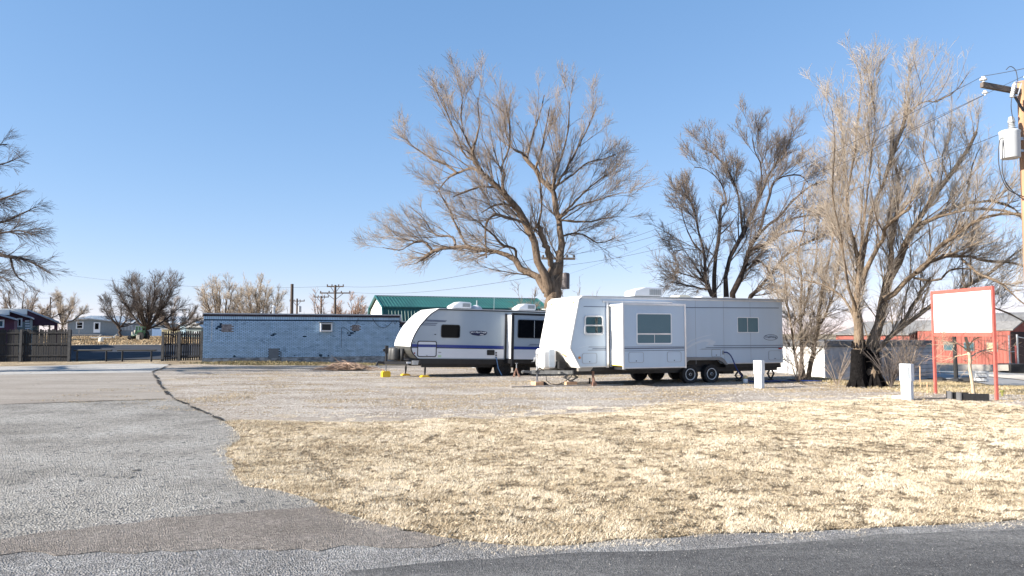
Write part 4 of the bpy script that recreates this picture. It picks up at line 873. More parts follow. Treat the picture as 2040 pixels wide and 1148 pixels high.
# side fittings (outward is -y)
wf = glazed(T1, .09, .81, 1.77, 2.42, 0, .1, alu, glass_bl, .03, .05, [(.12, .78, 2.055, 2.105)], 'small opening side window near the trailer front')
m = MB(); m.ring(rr(.06, .80, 1.755, 2.10, .10), rr(.085, .775, 1.78, 2.08, .08), -.075, -.045); m.build('open_sash', alu, wf)
m = MB(); m.box(.50, .60, -.012, -.008, 2.12, 2.35); m.box(.50, .60, -.012, -.008, 1.83, 2.04); m.build('curtain', mat('curtain', (.55, .50, .42), .8), wf)
glazed(T1, 6.46, 7.46, 1.83, 2.42, 0, .05, white_pl, blind, .02, .03, [(6.92, 6.95, 1.87, 2.39)], 'two-pane rear side window')
m = MB(); m.prism([(4.1, 2.725), (8.44, 2.765), (8.44, 2.795), (4.1, 2.755)], -.006, .003); m.build('upper_stripe', stripe_dk, T1)
m = MB(); m.box(.07, .92, -.006, .003, 2.71, 2.735); m.build('upper_stripe', stripe_dk, T1)
m = MB(); m.prism([(.23, 1.34), (.93, 1.335), (.93, 1.352), (.28, 1.355)], -.006, .003); m.prism([(.36, 1.275), (.93, 1.265), (.93, 1.30), (.42, 1.30)], -.006, .003); m.prism([(.21, 1.235), (.93, 1.225), (.93, 1.24), (.24, 1.248)], -.006, .003)
m.prism([(5.42, 1.352), (L1, 1.345), (L1, 1.37), (5.36, 1.372)], -.006, .003); m.prism([(5.0, 1.285), (L1, 1.262), (L1, 1.30), (5.1, 1.305)], -.006, .003); m.prism([(4.74, 1.232), (7.7, 1.232), (7.75, 1.24), (4.9, 1.25)], -.006, .003); m.build('side_stripe', stripe_dk, T1)
m = MB(); m.prism([(-.32, 1.22), (-.08, 1.34), (.21, 1.40), (.54, 1.425), (.21, 1.388), (-.08, 1.322)], -.005, .003)
m.prism([(4.16, 1.36), (4.4, 1.52), (4.71, 1.63), (5.1, 1.71), (5.46, 1.78), (5.05, 1.73), (4.7, 1.65), (4.38, 1.55), (4.16, 1.42)], -.005, .003)
m.prism([(4.18, 1.30), (4.5, 1.46), (4.9, 1.58), (5.25, 1.60), (5.5, 1.50), (5.35, 1.38), (5.05, 1.38), (5.2, 1.48), (5.0, 1.52), (4.6, 1.42), (4.2, 1.24)], -.005, .003); m.build('swoosh_decal', stripe_pale, T1)
a24 = np.linspace(0, 2 * PI, 29)[:-1]; m = MB(); m.ring([(8.02 + .33 * math.cos(a), 1.66 + .115 * math.sin(a)) for a in a24], [(8.02 + .31 * math.cos(a), 1.66 + .097 * math.sin(a)) for a in a24], -.008, .003); em = m.build('emblem', stripe_dk, T1)
text_obj('TrailWing', .54, .115, stripe_dk, em, (8.02, -.006, 1.665), name='lettering', bold=.01)
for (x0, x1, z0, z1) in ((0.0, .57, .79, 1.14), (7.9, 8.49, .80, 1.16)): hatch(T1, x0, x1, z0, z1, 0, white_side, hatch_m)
hatch(T1, 5.30, 5.70, .96, 1.23, 0, white_side, letter_g, .04, .012, name='utility_door')
m = MB(); m.box(5.78, 5.85, -.03, .0, 1.04, 1.18); m.build('power_inlet', letter_g, T1)
m = MB(); m.lathe([(.045, 0), (.04, -.03), (.001, -.035)], (-.10, 0, .99), 'y', 12); m.build('marker_light', amber, T1)
m = MB(); m.box(8.37, 8.52, -.03, 0, 1.215, 1.26); m.build('marker_light', red_l, T1, bevel=.008)
m = MB(); m.box(.80, 3.60, -.05, .0, 2.895, 2.935); m.box(.80, 3.6, -.02, 0, 2.86, 2.875); m.build('gutter_rail', alu, T1)
m = MB(); m.box(0.0, L1, -.018, .004, 3.0, 3.05); m.build('roof_moulding', alu, T1)
m = MB(); m.box(-.05, .93, -.012, .003, .66, .70); m.box(5.97, L1, -.012, .003, .69, .725); m.build('lower_moulding', alu, T1)
m = MB(); m.box(.93, .985, -.04, .02, .64, 2.92); m.box(.99, 1.03, -.02, .02, .64, 2.86, 0); m.build('slide_frame', alu, T1)
m = MB(); m.box(1.03, 1.06, -.03, .0, .66, 2.84); m.build('slide_seal', black_trim, T1)
m = MB(); [m.box(x_ - .004, x_ + .004, -.004, .003, .70, 3.0) for x_ in (4.62, 5.86, 7.08)]; m.build('panel_seam', hatch_m, T1)
# slide-out box
SX0, SX1, SP = 1.05, 3.52, .94
m = MB(); m.box(SX0 + .06, SX1 - .06, -SP + .02, .0, .74, 2.74); sl_ = m.build('slide_out', white_gel, T1)
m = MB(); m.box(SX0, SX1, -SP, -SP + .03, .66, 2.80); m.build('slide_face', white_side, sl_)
m = MB(); m.box(SX0 - .012, SX0 + .035, -SP - .02, -SP + .05, .62, 2.83); m.box(SX1 - .05, SX1 + .012, -SP - .02, -SP + .05, .62, 2.83); m.box(SX0 + .035, SX1 - .05, -SP - .02, -SP + .05, 2.76, 2.83); m.box(SX0 + .035, SX1 - .05, -SP - .02, -SP + .05, .64, .68); m.build('slide_trim', alu, sl_)
m = MB(); m.box(SX0 + .07, SX1 - .06, -SP + .04, -.02, .715, .74); m.build('slide_floor_edge', yellow, sl_)
m = MB(); m.box(SX0, SX1, -SP + .02, .0, 2.742, 2.80); m.build('slide_roof', white_pl, sl_)
glazed(T1, 1.55, 2.96, 1.44, 2.50, -SP - .0, .07, white_pl, blind, .025, .045, [(1.59, 2.92, 1.765, 1.815), (2.25, 2.27, 1.49, 1.76)], 'large blind-covered window in the slide-out face')
m = MB(); m.prism([(1.09, 1.35), (SX1 - .06, 1.355), (SX1 - .06, 1.37), (1.09, 1.365)], -SP - .006, -SP + .003); m.prism([(1.09, 1.285), (SX1 - .06, 1.29), (SX1 - .06, 1.335), (1.09, 1.325)], -SP - .006, -SP + .003); m.prism([(1.09, 1.22), (SX1 - .06, 1.225), (SX1 - .06, 1.245), (1.09, 1.235)], -SP - .006, -SP + .003); m.build('slide_stripe', stripe_dk, sl_)
for x0, x1 in ((1.25, 1.83), (2.76, 3.33)): hatch(T1, x0, x1, .83, 1.19, -SP, white_side, hatch_m)
# foil-covered side window of the slide
foil = mat('crinkled_foil', (.66, .66, .64), .35, .4, var=.25, scale=9, bump=.9, bscale=14, bdist=.05)
m = MB(); m.ring([(a, b) for a, b in rr(-SP + .25, -.25, 1.75, 2.35, .06)], rr(-SP + .28, -.28, 1.78, 2.32, .05), 0, .02); v = [(SX0 + .06 - (y if True else 0), x, z) for x, y, z in m.v]; m.v = v; sw = m.build('window', white_pl, sl_); sw['label'] = 'foil covered end window of the slide-out'
m = MB(); m.prism(rr(-SP + .28, -.28, 1.78, 2.32, .05), 0, .012); m.v = [(SX0 + .06 - y, x, z) for x, y, z in m.v]; m.build('pane', foil, sw)
# underbody
m = MB(); m.box(.1, 4.0, .1, W1 - .1, .52, .655); m.box(6.0, L1 - .05, .1, W1 - .1, .55, .685); m.box(4.0, 6.0, .35, W1 - .35, .5, .88); m.box(-.2, L1 - .1, .25, .33, .40, .55); m.box(-.2, L1 - .1, W1 - .33, W1 - .25, .40, .55); m.box(L1 - .1, L1 + .05, .2, W1 - .2, .5, .62); m.box(6.1, 6.6, .4, 1.6, .3, .5); m.box(1.2, 3.4, -SP + .1, .1, .58, .70); m.build('chassis', black_steel, T1)
m = MB(); arch = [(4.17, .96), (5.70, .94), (5.84, .86), (6.0, .66), (5.90, .66), (5.72, .78), (5.58, .84), (4.30, .85), (4.19, .78), (4.17, .66)]; m.prism(arch, -.05, .04); m.build('wheel_arch', mat('grey_fender', (.22, .22, .22), .5), T1)
for x_ in (3.42, 4.40, 5.33): pass
wheel(T1, 4.40, .06, .335, white_pl); wheel(T1, 5.33, .06, .335, white_pl)
wheel(T1, 3.62, W1 - .28, .335, black_steel); wheel(T1, 4.40, W1 - .26, .335, black_steel); wheel(T1, 5.33, W1 - .26, .335, black_steel)
# A-frame, jack, battery, gas bottle cover
m = MB(); m.beam((.3, .35, .47), (-1.35, W1 / 2, .47), .06, .13); m.beam((.3, W1 - .35, .47), (-1.35, W1 / 2, .47), .06, .13); m.beam((-1.3, W1 / 2, .47), (-1.62, W1 / 2, .50), .07, .08); m.tube([(-1.62, W1 / 2, .50), (-1.7, W1 / 2, .47)], .05, 8); m.box(-.55, -.45, .55, 1.9, .42, .5); m.build('tow_frame', grey_steel, T1)
m = MB(); m.beam((-.10, .18, .60), (.32, .18, .60), .03, .14); m.prism([(-.12, .53), (.34, .53), (.45, .655), (-.12, .655)], .05, .09); m.build('frame_apron', mat('beige_apron', (.42, .38, .32), .7), T1)
m = MB()
for s_ in (0, 1):
    pass
m.prism(rr(W1 / 2 - .36, W1 / 2 + .36, .60, 1.28, .14), -1.02, -.56, ax='x'); m.build('gas_bottle_cover', white_gel, T1, bevel=.03, smooth=True)
m = MB(); m.box(-.83, -.62, W1 / 2 - .375, W1 / 2 - .365, .64, 1.25)
for z_ in (.68, .86, 1.06, 1.22): m.box(-.82, -.79, W1 / 2 - .385, W1 / 2 - .37, z_, z_ + .02)
m.build('cover_seam', mat('pale_blue_plastic', (.60, .66, .70), .5), T1)
m = MB(); m.box(-.52, -.25, .72, 1.08, .60, .84); m.build('battery_box', black_rub, T1, bevel=.02)
m = MB(); m.tube([(-1.12, W1 / 2, 1.05), (-1.12, W1 / 2, .16)], .032, 8); m.tube([(-1.12, W1 / 2, 1.05), (-1.12, W1 / 2, 1.12)], .045, 8); m.tube([(-1.13, W1 / 2 - .03, 1.02), (-1.24, W1 / 2 - .04, .98), (-1.26, W1 / 2 - .05, .84), (-1.34, W1 / 2 - .05, .83)], .012, 5); m.box(-1.2, -1.04, W1 / 2 - .08, W1 / 2 + .08, .13, .16); m.build('tongue_jack', galv, T1)
m = MB(); m.tube([(-.9, 1.0, .45), (-.86, 1.0, .18), (-.70, 1.0, .06), (-.45, 1.0, .03), (-.2, 1.0, .10), (-.02, .8, .30), (.0, .7, .42)], .014, 6); m.tube([(-1.25, 1.1, .46), (-1.1, 1.05, .62), (-.95, 1.0, .5)], .02, 6); m.build('cable', black_rub, T1)
def scissor(root, x, y, z0, z1, w, mt, name='scissor_jack'):
    zm = (z0 + z1) / 2; m = MB()
    for a, b in (((x, z0), (x - w, zm)), ((x - w, zm), (x, z1)), ((x, z1), (x + w, zm)), ((x + w, zm), (x, z0))): m.beam((a[0], y, a[1]), (b[0], y, b[1]), .05, .045)
    m.tube([(x - w - .04, y, zm), (x + w + .04, y, zm)], .010, 6); m.box(x - .09, x + .09, y - .06, y + .06, z0 - .03, z0); return m.build(name, mt, root)
scissor(T1, -.05, .75, .16, .42, .26, grey_steel); scissor(T1, 6.75, .3, .06, .42, .17, black_steel); scissor(T1, 8.25, .3, .06, .50, .15, black_steel)
m = MB(); m.tube([(.55, .25, .55), (.55, .25, .30), (.57, .25, .12)], [.05, .045, .07], 8); m.build('stabiliser_leg', rust, T1)
def T1w(x, y, z=0): return T1.matrix_world @ Vector((x, y, z)) if False else Vector((2.37, 25.3, 0)) + Matrix.Rotation(math.radians(22), 3, 'Z') @ Vector((x, y, z))
def wblock(x, y, sx, sy, sz, label, mt=lumber, rz=22, z=.02, n=2, name='wood_block', cat='wood block'):
    e = empty(name, (*T1w(x, y)[:2], z), math.radians(rz)); tag(e, label, cat)
    for i in range(n): m = MB(); m.box(-sx / 2, sx / 2, -sy / 2, sy / 2, sz * i / n + (.002 if i else 0), sz * (i + 1) / n); m.build('board', mt, e, bevel=.004)
    return e
wblock(-1.12, W1 / 2, .30, .42, .115, 'pale timber blocks under the tongue jack of the white trailer')
wblock(-.05, .75, .42, .16, .12, 'pale timber beam under the front scissor jack of the white trailer')
wblock(.57, .25, .14, .16, .11, 'small brown block under the stabiliser leg beside the slide-out', mt=rust)
m = MB(); p = T1w(-.88, W1 / 2 + .02); e = empty('wheel_chock', (p[0] + .05, p[1] - .1, .015), math.radians(22)); tag(e, 'black wedge chock beside the tongue jack timber blocks', 'wheel chock')
m.prism([(-.14, 0), (.14, 0), (-.04, .13), (-.12, .13)], -.08, .08); m.build('wedge', black_rub, e)
# long board on the gravel in front of the trailer
p0, p1 = G(1018, 773), G(1240, 768); m = MB(); m.beam((p0[0], p0[1], .035), (p1[0], p1[1], .035), .09, .04); tag(m.build('long_board', mat('grey_plank', (.33, .30, .27), .9, var=.3)), 'long weathered plank lying on the gravel in front of the white trailer nose', 'plank')
p = G(1175, 765); m = MB(); m.lathe([(.03, 0), (.03, .20), (.02, .22), (.001, .22)], (p[0], p[1], 0), 'z', 8); tag(m.build('ground_spike', black_rub), 'short black upright stub on the gravel under the slide-out', 'stub')

# hose, bottle, tarp
pts = [T1w(5.82, -.02, 1.12), T1w(5.95, -.10, 1.10), T1w(6.08, -.14, .95), T1w(6.2, -.16, .68), T1w(6.33, -.18, .42), T1w(6.55, -.22, .18), T1w(6.8, -.3, .05), T1w(7.2, -.45, .035), T1w(7.5, -.2, .035), T1w(7.9, -.55, .035), T1w(8.3, -.3, .035), T1w(8.9, -.45, .035), T1w(9.6, -.9, .03)]
q = catmull([tuple(v) for v in pts], 60); m = MB(); m.tube([tuple(v) for v in q], .022, 8); tag(m.build('hose', blue_hose, smooth=True), 'dark blue hose hanging from the white trailer side and trailing along the gravel', 'hose')
def flat_sheet(label, x0, x1, y0, y1):
    m = MB(); nx, ny = 14, 6; v = []
    for j in range(ny + 1):
        for i in range(nx + 1):
            x = x0 + (x1 - x0) * i / nx; y = y0 + (y1 - y0) * j / ny + .06 * math.sin(i * 1.7 + x0); w_ = T1w(x, y); v.append((w_[0], w_[1], .03 + random.uniform(0, .035)))
    m.add(v, [(j * (nx + 1) + i, j * (nx + 1) + i + 1, (j + 1) * (nx + 1) + i + 1, (j + 1) * (nx + 1) + i) for j in range(ny) for i in range(nx)]); return tag(m.build('ground_tarp', tarp), label, 'tarp')
flat_sheet('crumpled blue tarp on the gravel at the foot of the left pedestal', 6.7, 8.4, -.55, -.1)
b = empty('bottle', (*T1w(6.35, -.55)[:2], .015)); tag(b, 'white jug with a yellow top standing on the gravel under the hanging hose', 'jug')
m = MB(); m.lathe([(.07, 0), (.085, .02), (.085, .13), (.06, .16)], (0, 0, 0), 'z', 14); m.build('body', white_pl, b, smooth=True); m = MB(); m.lathe([(.05, .16), (.085, .18), (.085, .24), (.06, .27), (.001, .275)], (0, 0, 0), 'z', 14); m.build('top', mat('yellowed_plastic', (.72, .52, .25), .5), b, smooth=True)

# ================================================================ GREY AND WHITE TRAVEL TRAILER
A2 = math.radians(24); O2 = Vector((-3.227, 30.5, 0)); TILT = math.radians(1.2)
T2 = empty('travel_trailer', O2, A2, 0, TILT); T2.rotation_mode = 'XYZ'; tag(T2, 'newer grey travel trailer with curved white nose and royal blue stripe, behind the white one', 'travel trailer')
W2 = 2.42; L2 = 7.6; ZO = 0.0
edge = [(.16, 2.80), (-.11, 2.63), (-.30, 2.45), (-.43, 2.30), (-.58, 2.13), (-.70, 1.94), (-.80, 1.76), (-.87, 1.60), (-.94, 1.40), (-.955, 1.25), (-.93, 1.10), (-.86, .97), (-.69, .80)]
prof2 = edge + [(-.60, .78), (L2, .78), (L2, 2.86), (3, 2.83)]
m = MB(); m.prism(prof2, 0, W2); m.build('body', grey_side, T2)
# lower pale panels and stripes, each a few mm proud of the body
def clipx(z): 
    for (a, b) in zip(edge[:-1], edge[1:]):
        if b[1] <= z <= a[1]: return b[0] + (a[0] - b[0]) * (z - b[1]) / (a[1] - b[1])
    return edge[-1][0]
lowp = [(clipx(1.20) + .02, 1.20)] + [(a + .02, b) for a, b in edge if .8 < b < 1.2] + [(-.67, .82), (3.12, .82), (3.12, 1.20)]
m = MB(); m.prism(lowp, -.005, .003); m.build('lower_panel', light_side, T2)
m = MB(); m.prism([(clipx(1.36) + .02, 1.365), (clipx(1.26) + .02, 1.255), (3.12, 1.22), (3.12, 1.345)], -.008, .003); m.build('blue_stripe', blue_st, T2)
m = MB(); m.prism([(clipx(1.25) + .02, 1.252), (clipx(1.23) + .02, 1.225), (3.12, 1.197), (3.12, 1.218)], -.009, .003); m.build('black_pinstripe', black_trim, T2)
m = MB(); m.prism([(-.40, 2.37), (.55, 2.36), (.47, 2.28), (-.46, 2.29)], -.006, .003); m.prism([(-.49, 2.24), (.16, 2.24), (.10, 2.20), (-.52, 2.20)], -.006, .003); m.prism([(-.55, 2.17), (.10, 2.165), (.05, 2.13), (-.57, 2.13)], -.006, .003); m.build('speed_decal', stripe_dk, T2)
# nose cap: outside skin wrapping the front
m = MB(); oc = [(a - .03, b + .012) for a, b in edge[:10]]; ic = edge[:10]
for i in range(len(oc) - 1):
    m.prism([oc[i], oc[i + 1], (ic[i + 1][0] + .01, ic[i + 1][1]), (ic[i][0] + .01, ic[i][1])], -.01, W2 + .01)
m.build('nose_cap', white_gel, T2, smooth=True)
m = MB()
for a, b in zip(edge[:-1], edge[1:]): m.beam((a[0] + .0, -.016, a[1]), (b[0] + .0, -.016, b[1]), .025, .035)
m.build('edge_trim', black_trim, T2)
m = MB(); lo = edge[9:] + [(-.60, .78)]
for i in range(len(lo) - 1): m.prism([(lo[i][0] - .028, lo[i][1]), (lo[i + 1][0] - .028, lo[i + 1][1] - .01), (lo[i + 1][0] + .01, lo[i + 1][1]), (lo[i][0] + .01, lo[i][1])], -.008, W2 + .008)
m.build('nose_base', mat('dark_nose_base', (.06, .06, .055), .5), T2, smooth=True)
sl1 = math.atan2(.24, .34)
text_obj('JAYCO', .50, .13, letter_g, T2, (clipx(1.98) - .052, 1.25, 2.0), (PI / 2 - math.radians(33), 0, -PI / 2), .25, name='nose_lettering', bold=.01)
m = MB(); nz = lambda y, z: (clipx(z) - .042 + (.002), y, z)
for s_ in (-1, 1):   # stylised bird head emblem, drawn as thin strokes
    m.tube([nz(1.25 + s_ * .03, 2.32), nz(1.25 + s_ * .14, 2.38), nz(1.25 + s_ * .10, 2.46)], .008, 5)
m.tube([nz(1.18, 2.28), nz(1.12, 2.36), nz(1.2, 2.47), nz(1.33, 2.50)], .008, 5); m.tube([nz(1.25, 2.30), nz(1.36, 2.33), nz(1.40, 2.41)], .008, 5); m.build('nose_emblem', letter_g, T2)
# roof and roof kit
m = MB(); m.prism([(.12, 2.81), (3, 2.84), (L2 + .02, 2.87), (L2 + .02, 2.91), (3, 2.88), (.2, 2.85)], -.025, W2 + .025); m.build('roof', mat('white_membrane', (.62, .60, .57), .8), T2)
m = MB(); m.prism([(.10, 2.775), (3.0, 2.80), (L2, 2.83), (L2, 2.87), (3, 2.84), (.14, 2.815)], -.04, .0); m.build('roof_rail', black_trim, T2)
ac_unit(T2, .98, 1.86, 1.0, 2.86, .29, white_pl, 1); ac_unit(T2, 4.05, 4.92, 1.0, 2.89, .29, white_pl, 1)
m = MB(); m.lathe([(.28, 0), (.27, .08), (.2, .17), (.08, .22), (.001, .23)], (2.2, 1.0, 2.86), 'z', 18); m.build('antenna_dome', mat('grey_dome', (.45, .47, .50), .5), T2, smooth=True)
m = MB(); m.tube([(2.28, 1.1, 2.9), (2.28, 1.1, 3.30)], .03, 8); m.build('vent_pipe', letter_g, T2)
m = MB(); m.tube([(3.05, 1.0, 2.86), (3.05, 1.0, 3.45)], .008, 5); m.build('whip_antenna', alu, T2)
m = MB(); m.lathe([(.03, 0), (.03, .1), (.16, .12), (.15, .15), (.001, .16)], (5.55, 1.0, 2.88), 'z', 14); m.build('tv_antenna', cream_pl, T2, smooth=True)
wf = glazed(T2, .30, 1.13, 1.64, 2.19, -.0, .09, black_trim, glass_dk, .02, .03, (), 'black tinted side window near the nose')
hatch(T2, -.69, .13, .85, 1.50, -.006, light_side, black_trim, .08, .035, name='storage_door')
m = MB(); m.box(-.655, .095, -.017, -.013, 1.245, 1.36); m.build('door_stripe', blue_st, T2)
m = MB(); m.prism([(1.55, 1.90), (1.62, 1.945), (1.95, 1.965), (2.28, 1.945), (2.35, 1.90), (2.33, 1.84), (2.26, 1.79), (1.95, 1.75), (1.66, 1.79), (1.58, 1.84)], -.010, .003); em = m.build('badge', navy, T2)
text_obj('JAY FEATHER', .72, .085, letter_w, em, (1.95, -.012, 1.885), name='lettering', bold=.015, shear=.1); m = MB(); m.box(2.02, 2.18, -.013, -.009, 1.79, 1.812); m.build('small_lettering', letter_w, em)
m = MB(); m.box(2.35, 2.70, -.03, .0, .95, 1.17); m.build('power_box', black_rub, T2, bevel=.015)
m = MB()
for z_ in (1.05, .95, .86): m.lathe([(.035, 0), (.035, -.03), (.001, -.032)], (2.77, 0, z_), 'y', 10)
m.build('water_inlet', black_trim, T2)
m = MB(); m.box(.19, .34, -.008, 0, .84, .93); m.build('sticker', mat('pale_green_sticker', (.45, .58, .40), .6), T2); m = MB(); m.box(.21, .33, -.008, 0, 1.02, 1.06); m.build('sticker', letter_g, T2)
m = MB(); m.lathe([(.03, -.004), (.028, -.02), (.001, -.022)], (-.80, 0, 1.0), 'y', 10); m.build('marker_light', red_l, T2)
m = MB(); m.box(.02, .09, -.012, 0, 1.755, 1.785); m.box(-.86, -.79, -.012, 0, 1.43, 1.455); m.build('side_vent', black_trim, T2)
# slide-out
m = MB(); m.box(3.16, 3.23, -.03, .02, .70, 2.72); m.build('slide_frame', black_trim, T2)
m = MB(); m.box(3.25, 7.0, -.66, .0, .82, 2.66); s2 = m.build('slide_out', white_gel, T2)
m = MB(); m.box(3.20, 7.05, -.70, -.662, .80, 2.72); m.build('slide_face', grey_side, s2)
m = MB(); m.box(3.185, 3.27, -.715, -.60, .50, 2.74); m.box(3.27, 7.05, -.715, -.60, 2.65, 2.74); m.build('slide_trim', black_trim, s2)
m = MB(); m.box(3.285, 7.03, -.705, -.695, .81, 1.215); m.build('slide_panel', light_side, s2); m = MB(); m.box(3.285, 7.03, -.708, -.695, 1.217, 1.34); m.build('blue_stripe', blue_st, s2)
m = MB(); m.box(4.0, 4.75, -.706, -.695, 1.42, 1.45); m.box(3.95, 4.7, -.706, -.695, 1.37, 1.39); m.build('speed_decal', stripe_dk, s2)
glazed(T2, 3.44, 5.0, 1.69, 2.47, -.70, .07, black_trim, glass_dk, .02, .03, ((4.2, 4.22, 1.72, 2.44),), 'wide dark window in the slide-out')
# underside
m = MB(); m.box(-.55, 3.15, .02, W2 - .02, .56, .775); m.box(3.15, L2 - .1, .3, W2 - .3, .50, .775); m.box(3.2, 7.0, -.55, .3, .62, .80); m.box(-.4, 7.3, .3, .38, .42, .58); m.box(-.4, 7.3, W2 - .38, W2 - .3, .42, .58); m.build('underbelly', black_trim, T2)
for x_ in (3.15, 4.05): wheel(T2, x_, .06, .36, black_steel)
for x_ in (3.15, 4.05): wheel(T2, x_, W2 - .26, .36, black_steel)
m = MB(); m.beam((-.3, .35, .58), (-1.75, W2 / 2, .56), .07, .14); m.beam((-.3, W2 - .35, .58), (-1.75, W2 / 2, .56), .07, .14); m.beam((-1.7, W2 / 2, .56), (-2.0, W2 / 2, .58), .09, .10); m.box(-.9, -.5, .5, 1.9, .50, .66); m.build('tow_frame', black_steel, T2)
m = MB(); m.prism([(-.86, .53), (-.62, .53), (-.58, .70), (-.86, .70)], .08, .14); m.build('frame_plate', galv, T2); m = MB(); m.box(-1.02, -.84, .30, .33, .57, .64); m.build('sticker', letter_w, T2)
m = MB()
m.lathe([(.05, 0), (.17, .02), (.19, .08), (.19, .46), (.16, .53), (.07, .55), (.001, .56)], (-1.30, W2 / 2 - .1, .66), 'z', 18); m.lathe([(.05, 0), (.17, .02), (.19, .08), (.19, .46), (.16, .53), (.07, .55), (.001, .56)], (-1.30, W2 / 2 + .32, .66), 'z', 18); m.box(-1.12, -.98, W2 / 2 - .3, W2 / 2 + .3, .64, 1.16); m.build('gas_bottles', mat('charcoal_cover', (.05, .05, .05), .5), T2, smooth=True)
m = MB(); m.box(-1.70, -1.58, W2 / 2 - .08, W2 / 2 + .08, .95, 1.27); m.tube([(-1.64, W2 / 2, .95), (-1.64, W2 / 2, .62)], .05, 8); m.box(-1.78, -1.7, W2 / 2 - .05, W2 / 2 + .05, 1.02, 1.14); m.tube([(-2.0, W2 / 2, .58), (-2.05, W2 / 2 - .02, .44)], .045, 6); m.build('power_jack', black_steel, T2, bevel=.01)
m = MB(); m.tube([(-1.64, W2 / 2, .62), (-1.64, W2 / 2, .22)], .03, 8); m.build('jack_tube', galv, T2)
m = MB(); m.tube([(-1.98, W2 / 2, .5), (-1.95, W2 / 2 - .03, .36), (-1.85, W2 / 2 - .04, .40), (-1.9, W2 / 2 - .06, .30)], .016, 6); m.build('safety_chain', galv, T2)
def T2w(x, y): 
    v = O2 + Matrix.Rotation(A2, 3, 'Z') @ Vector((x, y, 0)); return v
for k, (x_, y_) in enumerate(((-.62, W2 - .5), (-.24, .40))):
    m = MB(); m.beam((x_, y_, .58), (x_ + .05, y_, .33), .05, .04); m.beam((x_ + .05, y_, .33), (x_ + .02, y_, .09), .05, .04); m.beam((x_ + .06, y_, .55), (x_ + .0, y_, .33), .03, .03); m.beam((x_, y_, .33), (x_ + .02, y_, .09), .03, .03); m.box(x_ - .06, x_ + .1, y_ - .05, y_ + .05, .07, .09); m.build('stabiliser_leg', black_steel, T2)
    p = T2w(x_ + .02, y_); e = empty('jack_pad', (p[0], p[1], .012), A2); tag(e, ['yellow leveling pad under the middle stabiliser leg, next to the yellow cube', 'yellow leveling pad under the nearer stabiliser leg of the grey trailer'][k], 'jack pad')
    m = MB(); m.prism([(-.19, 0), (.19, 0), (.19, .03), (.11, .08), (-.11, .08), (-.19, .03)], -.15, .15); m.build('pad', yellow, e, bevel=.01)
p = T2w(-1.64, W2 / 2); e = empty('jack_block', (p[0], p[1], .012), A2); tag(e, 'bright yellow cube block under the tongue jack of the grey trailer', 'jack block'); m = MB(); m.prism([(-.17, 0), (.17, 0), (.17, .20), (.13, .25), (-.13, .25), (-.17, .20)], -.15, .15); m.build('block', yellow, e, bevel=.012)
p = G(1029, 752); e = empty('jack_stand', (p[0], p[1], .012), .3); tag(e, 'brown tripod jack stand under the grey trailer beside its wheels', 'jack stand')
m = MB(); [m.beam((0, 0, .38), (.17 * math.cos(a), .17 * math.sin(a), 0), .03, .03) for a in (.2, 1.8, 3.4, 5.0)]; m.build('leg', rust, e); m = MB(); m.tube([(0, 0, .30), (0, 0, .56)], .022, 8); m.box(-.05, .05, -.03, .03, .55, .58); m.build('ratchet_post', galv, e)
q = [T2w(2.77, -.03), T2w(2.8, -.06), T2w(2.85, -.1), T2w(3.0, -.15)]; m = MB(); m.tube([(q[0][0], q[0][1], .82), (q[1][0], q[1][1], .70), (q[2][0], q[2][1], .35), (q[3][0], q[3][1], .04)], .02, 7); tag(m.build('hose', mat('pale_blue_hose', (.10, .22, .42), .5)), 'short light blue hose hanging from the grey trailer side inlet', 'hose')

# ================================================================ PEDESTALS AND SIGN
def pedestal(px, py, D, H, rz, label, num=None, grp='power pedestals on the lot'):
    p = P(px, py, D); e = empty('power_pedestal', (p[0], p[1], hgt(p[0], p[1])), math.radians(rz)); tag(e, label, 'power pedestal', grp)
    m = MB(); m.box(-.13, .13, -.09, .09, 0, H * .52); m.build('post_body', ped_m, e, bevel=.008)
    m = MB(); m.prism([(-.10, H * .52), (.11, H * .52), (.10, H), (-.10, H)], -.15, .15, ax='x'); m.v = [(x, y, z) for x, y, z in m.v]; hb = m.build('meter_box', ped_m, e, bevel=.008)
    m = MB(); m.box(-.135, .12, -.125, -.112, H * .56, H * .97); d = m.build('cover', ped_m, hb, bevel=.005); m = MB(); m.box(.085, .11, -.137, -.127, H * .62, H * .92); m.build('handle', letter_g, d)
    m = MB(); m.box(-.05, -.02, -.1, -.093, H * .44, H * .48); m.box(.05, .09, -.1, -.093, H * .44, H * .48); m.build('screw', letter_g, e)
    if num: text_obj(num, .10, .09, letter_g, e, (-.03, -.094, H * .42), name='number')
    return e
pedestal(1808, 797, 20.3, .98, -52, 'pale grey power pedestal numbered 15 standing near the blank sign', '15')
pedestal(1513, 774, 24.7, .92, -50, 'pale grey power pedestal standing in front of the white trailer rear end')
pedestal(1325, 748, 34.5, .75, -50, 'small pedestal seen beyond the wheels under the white trailer')
pedestal(945, 736, 39.5, .55, -50, 'small blue-grey pedestal seen under the grey trailer')
m = MB(); p = P(1788, 797, 20.6); m.box(p[0] - .12, p[0] + .1, p[1] - .1, p[1] + .1, 0, .10); tag(m.build('white_block', white_pl, bevel=.02), 'low white block on the gravel left of the numbered pedestal', 'block')
a = Vector(G(1864, 783)); b = Vector(G(1986, 798)); sd = empty('sign_frame', (a.x, a.y, 0), math.atan2(b.y - a.y, b.x - a.x)); tag(sd, 'blank white sign board in a coral red steel frame on two posts', 'sign')
SL = (b - a).length; topL = P(1852, 583, a.y)[2]; topR = P(1975, 567, b.y)[2]; ZT = (topL + topR) / 2
zb = 1.8
for x_ in (0, SL): m = MB(); m.box(x_ - .034, x_ + .034, -.034, .034, -.1, ZT); m.build('post', coral, sd)
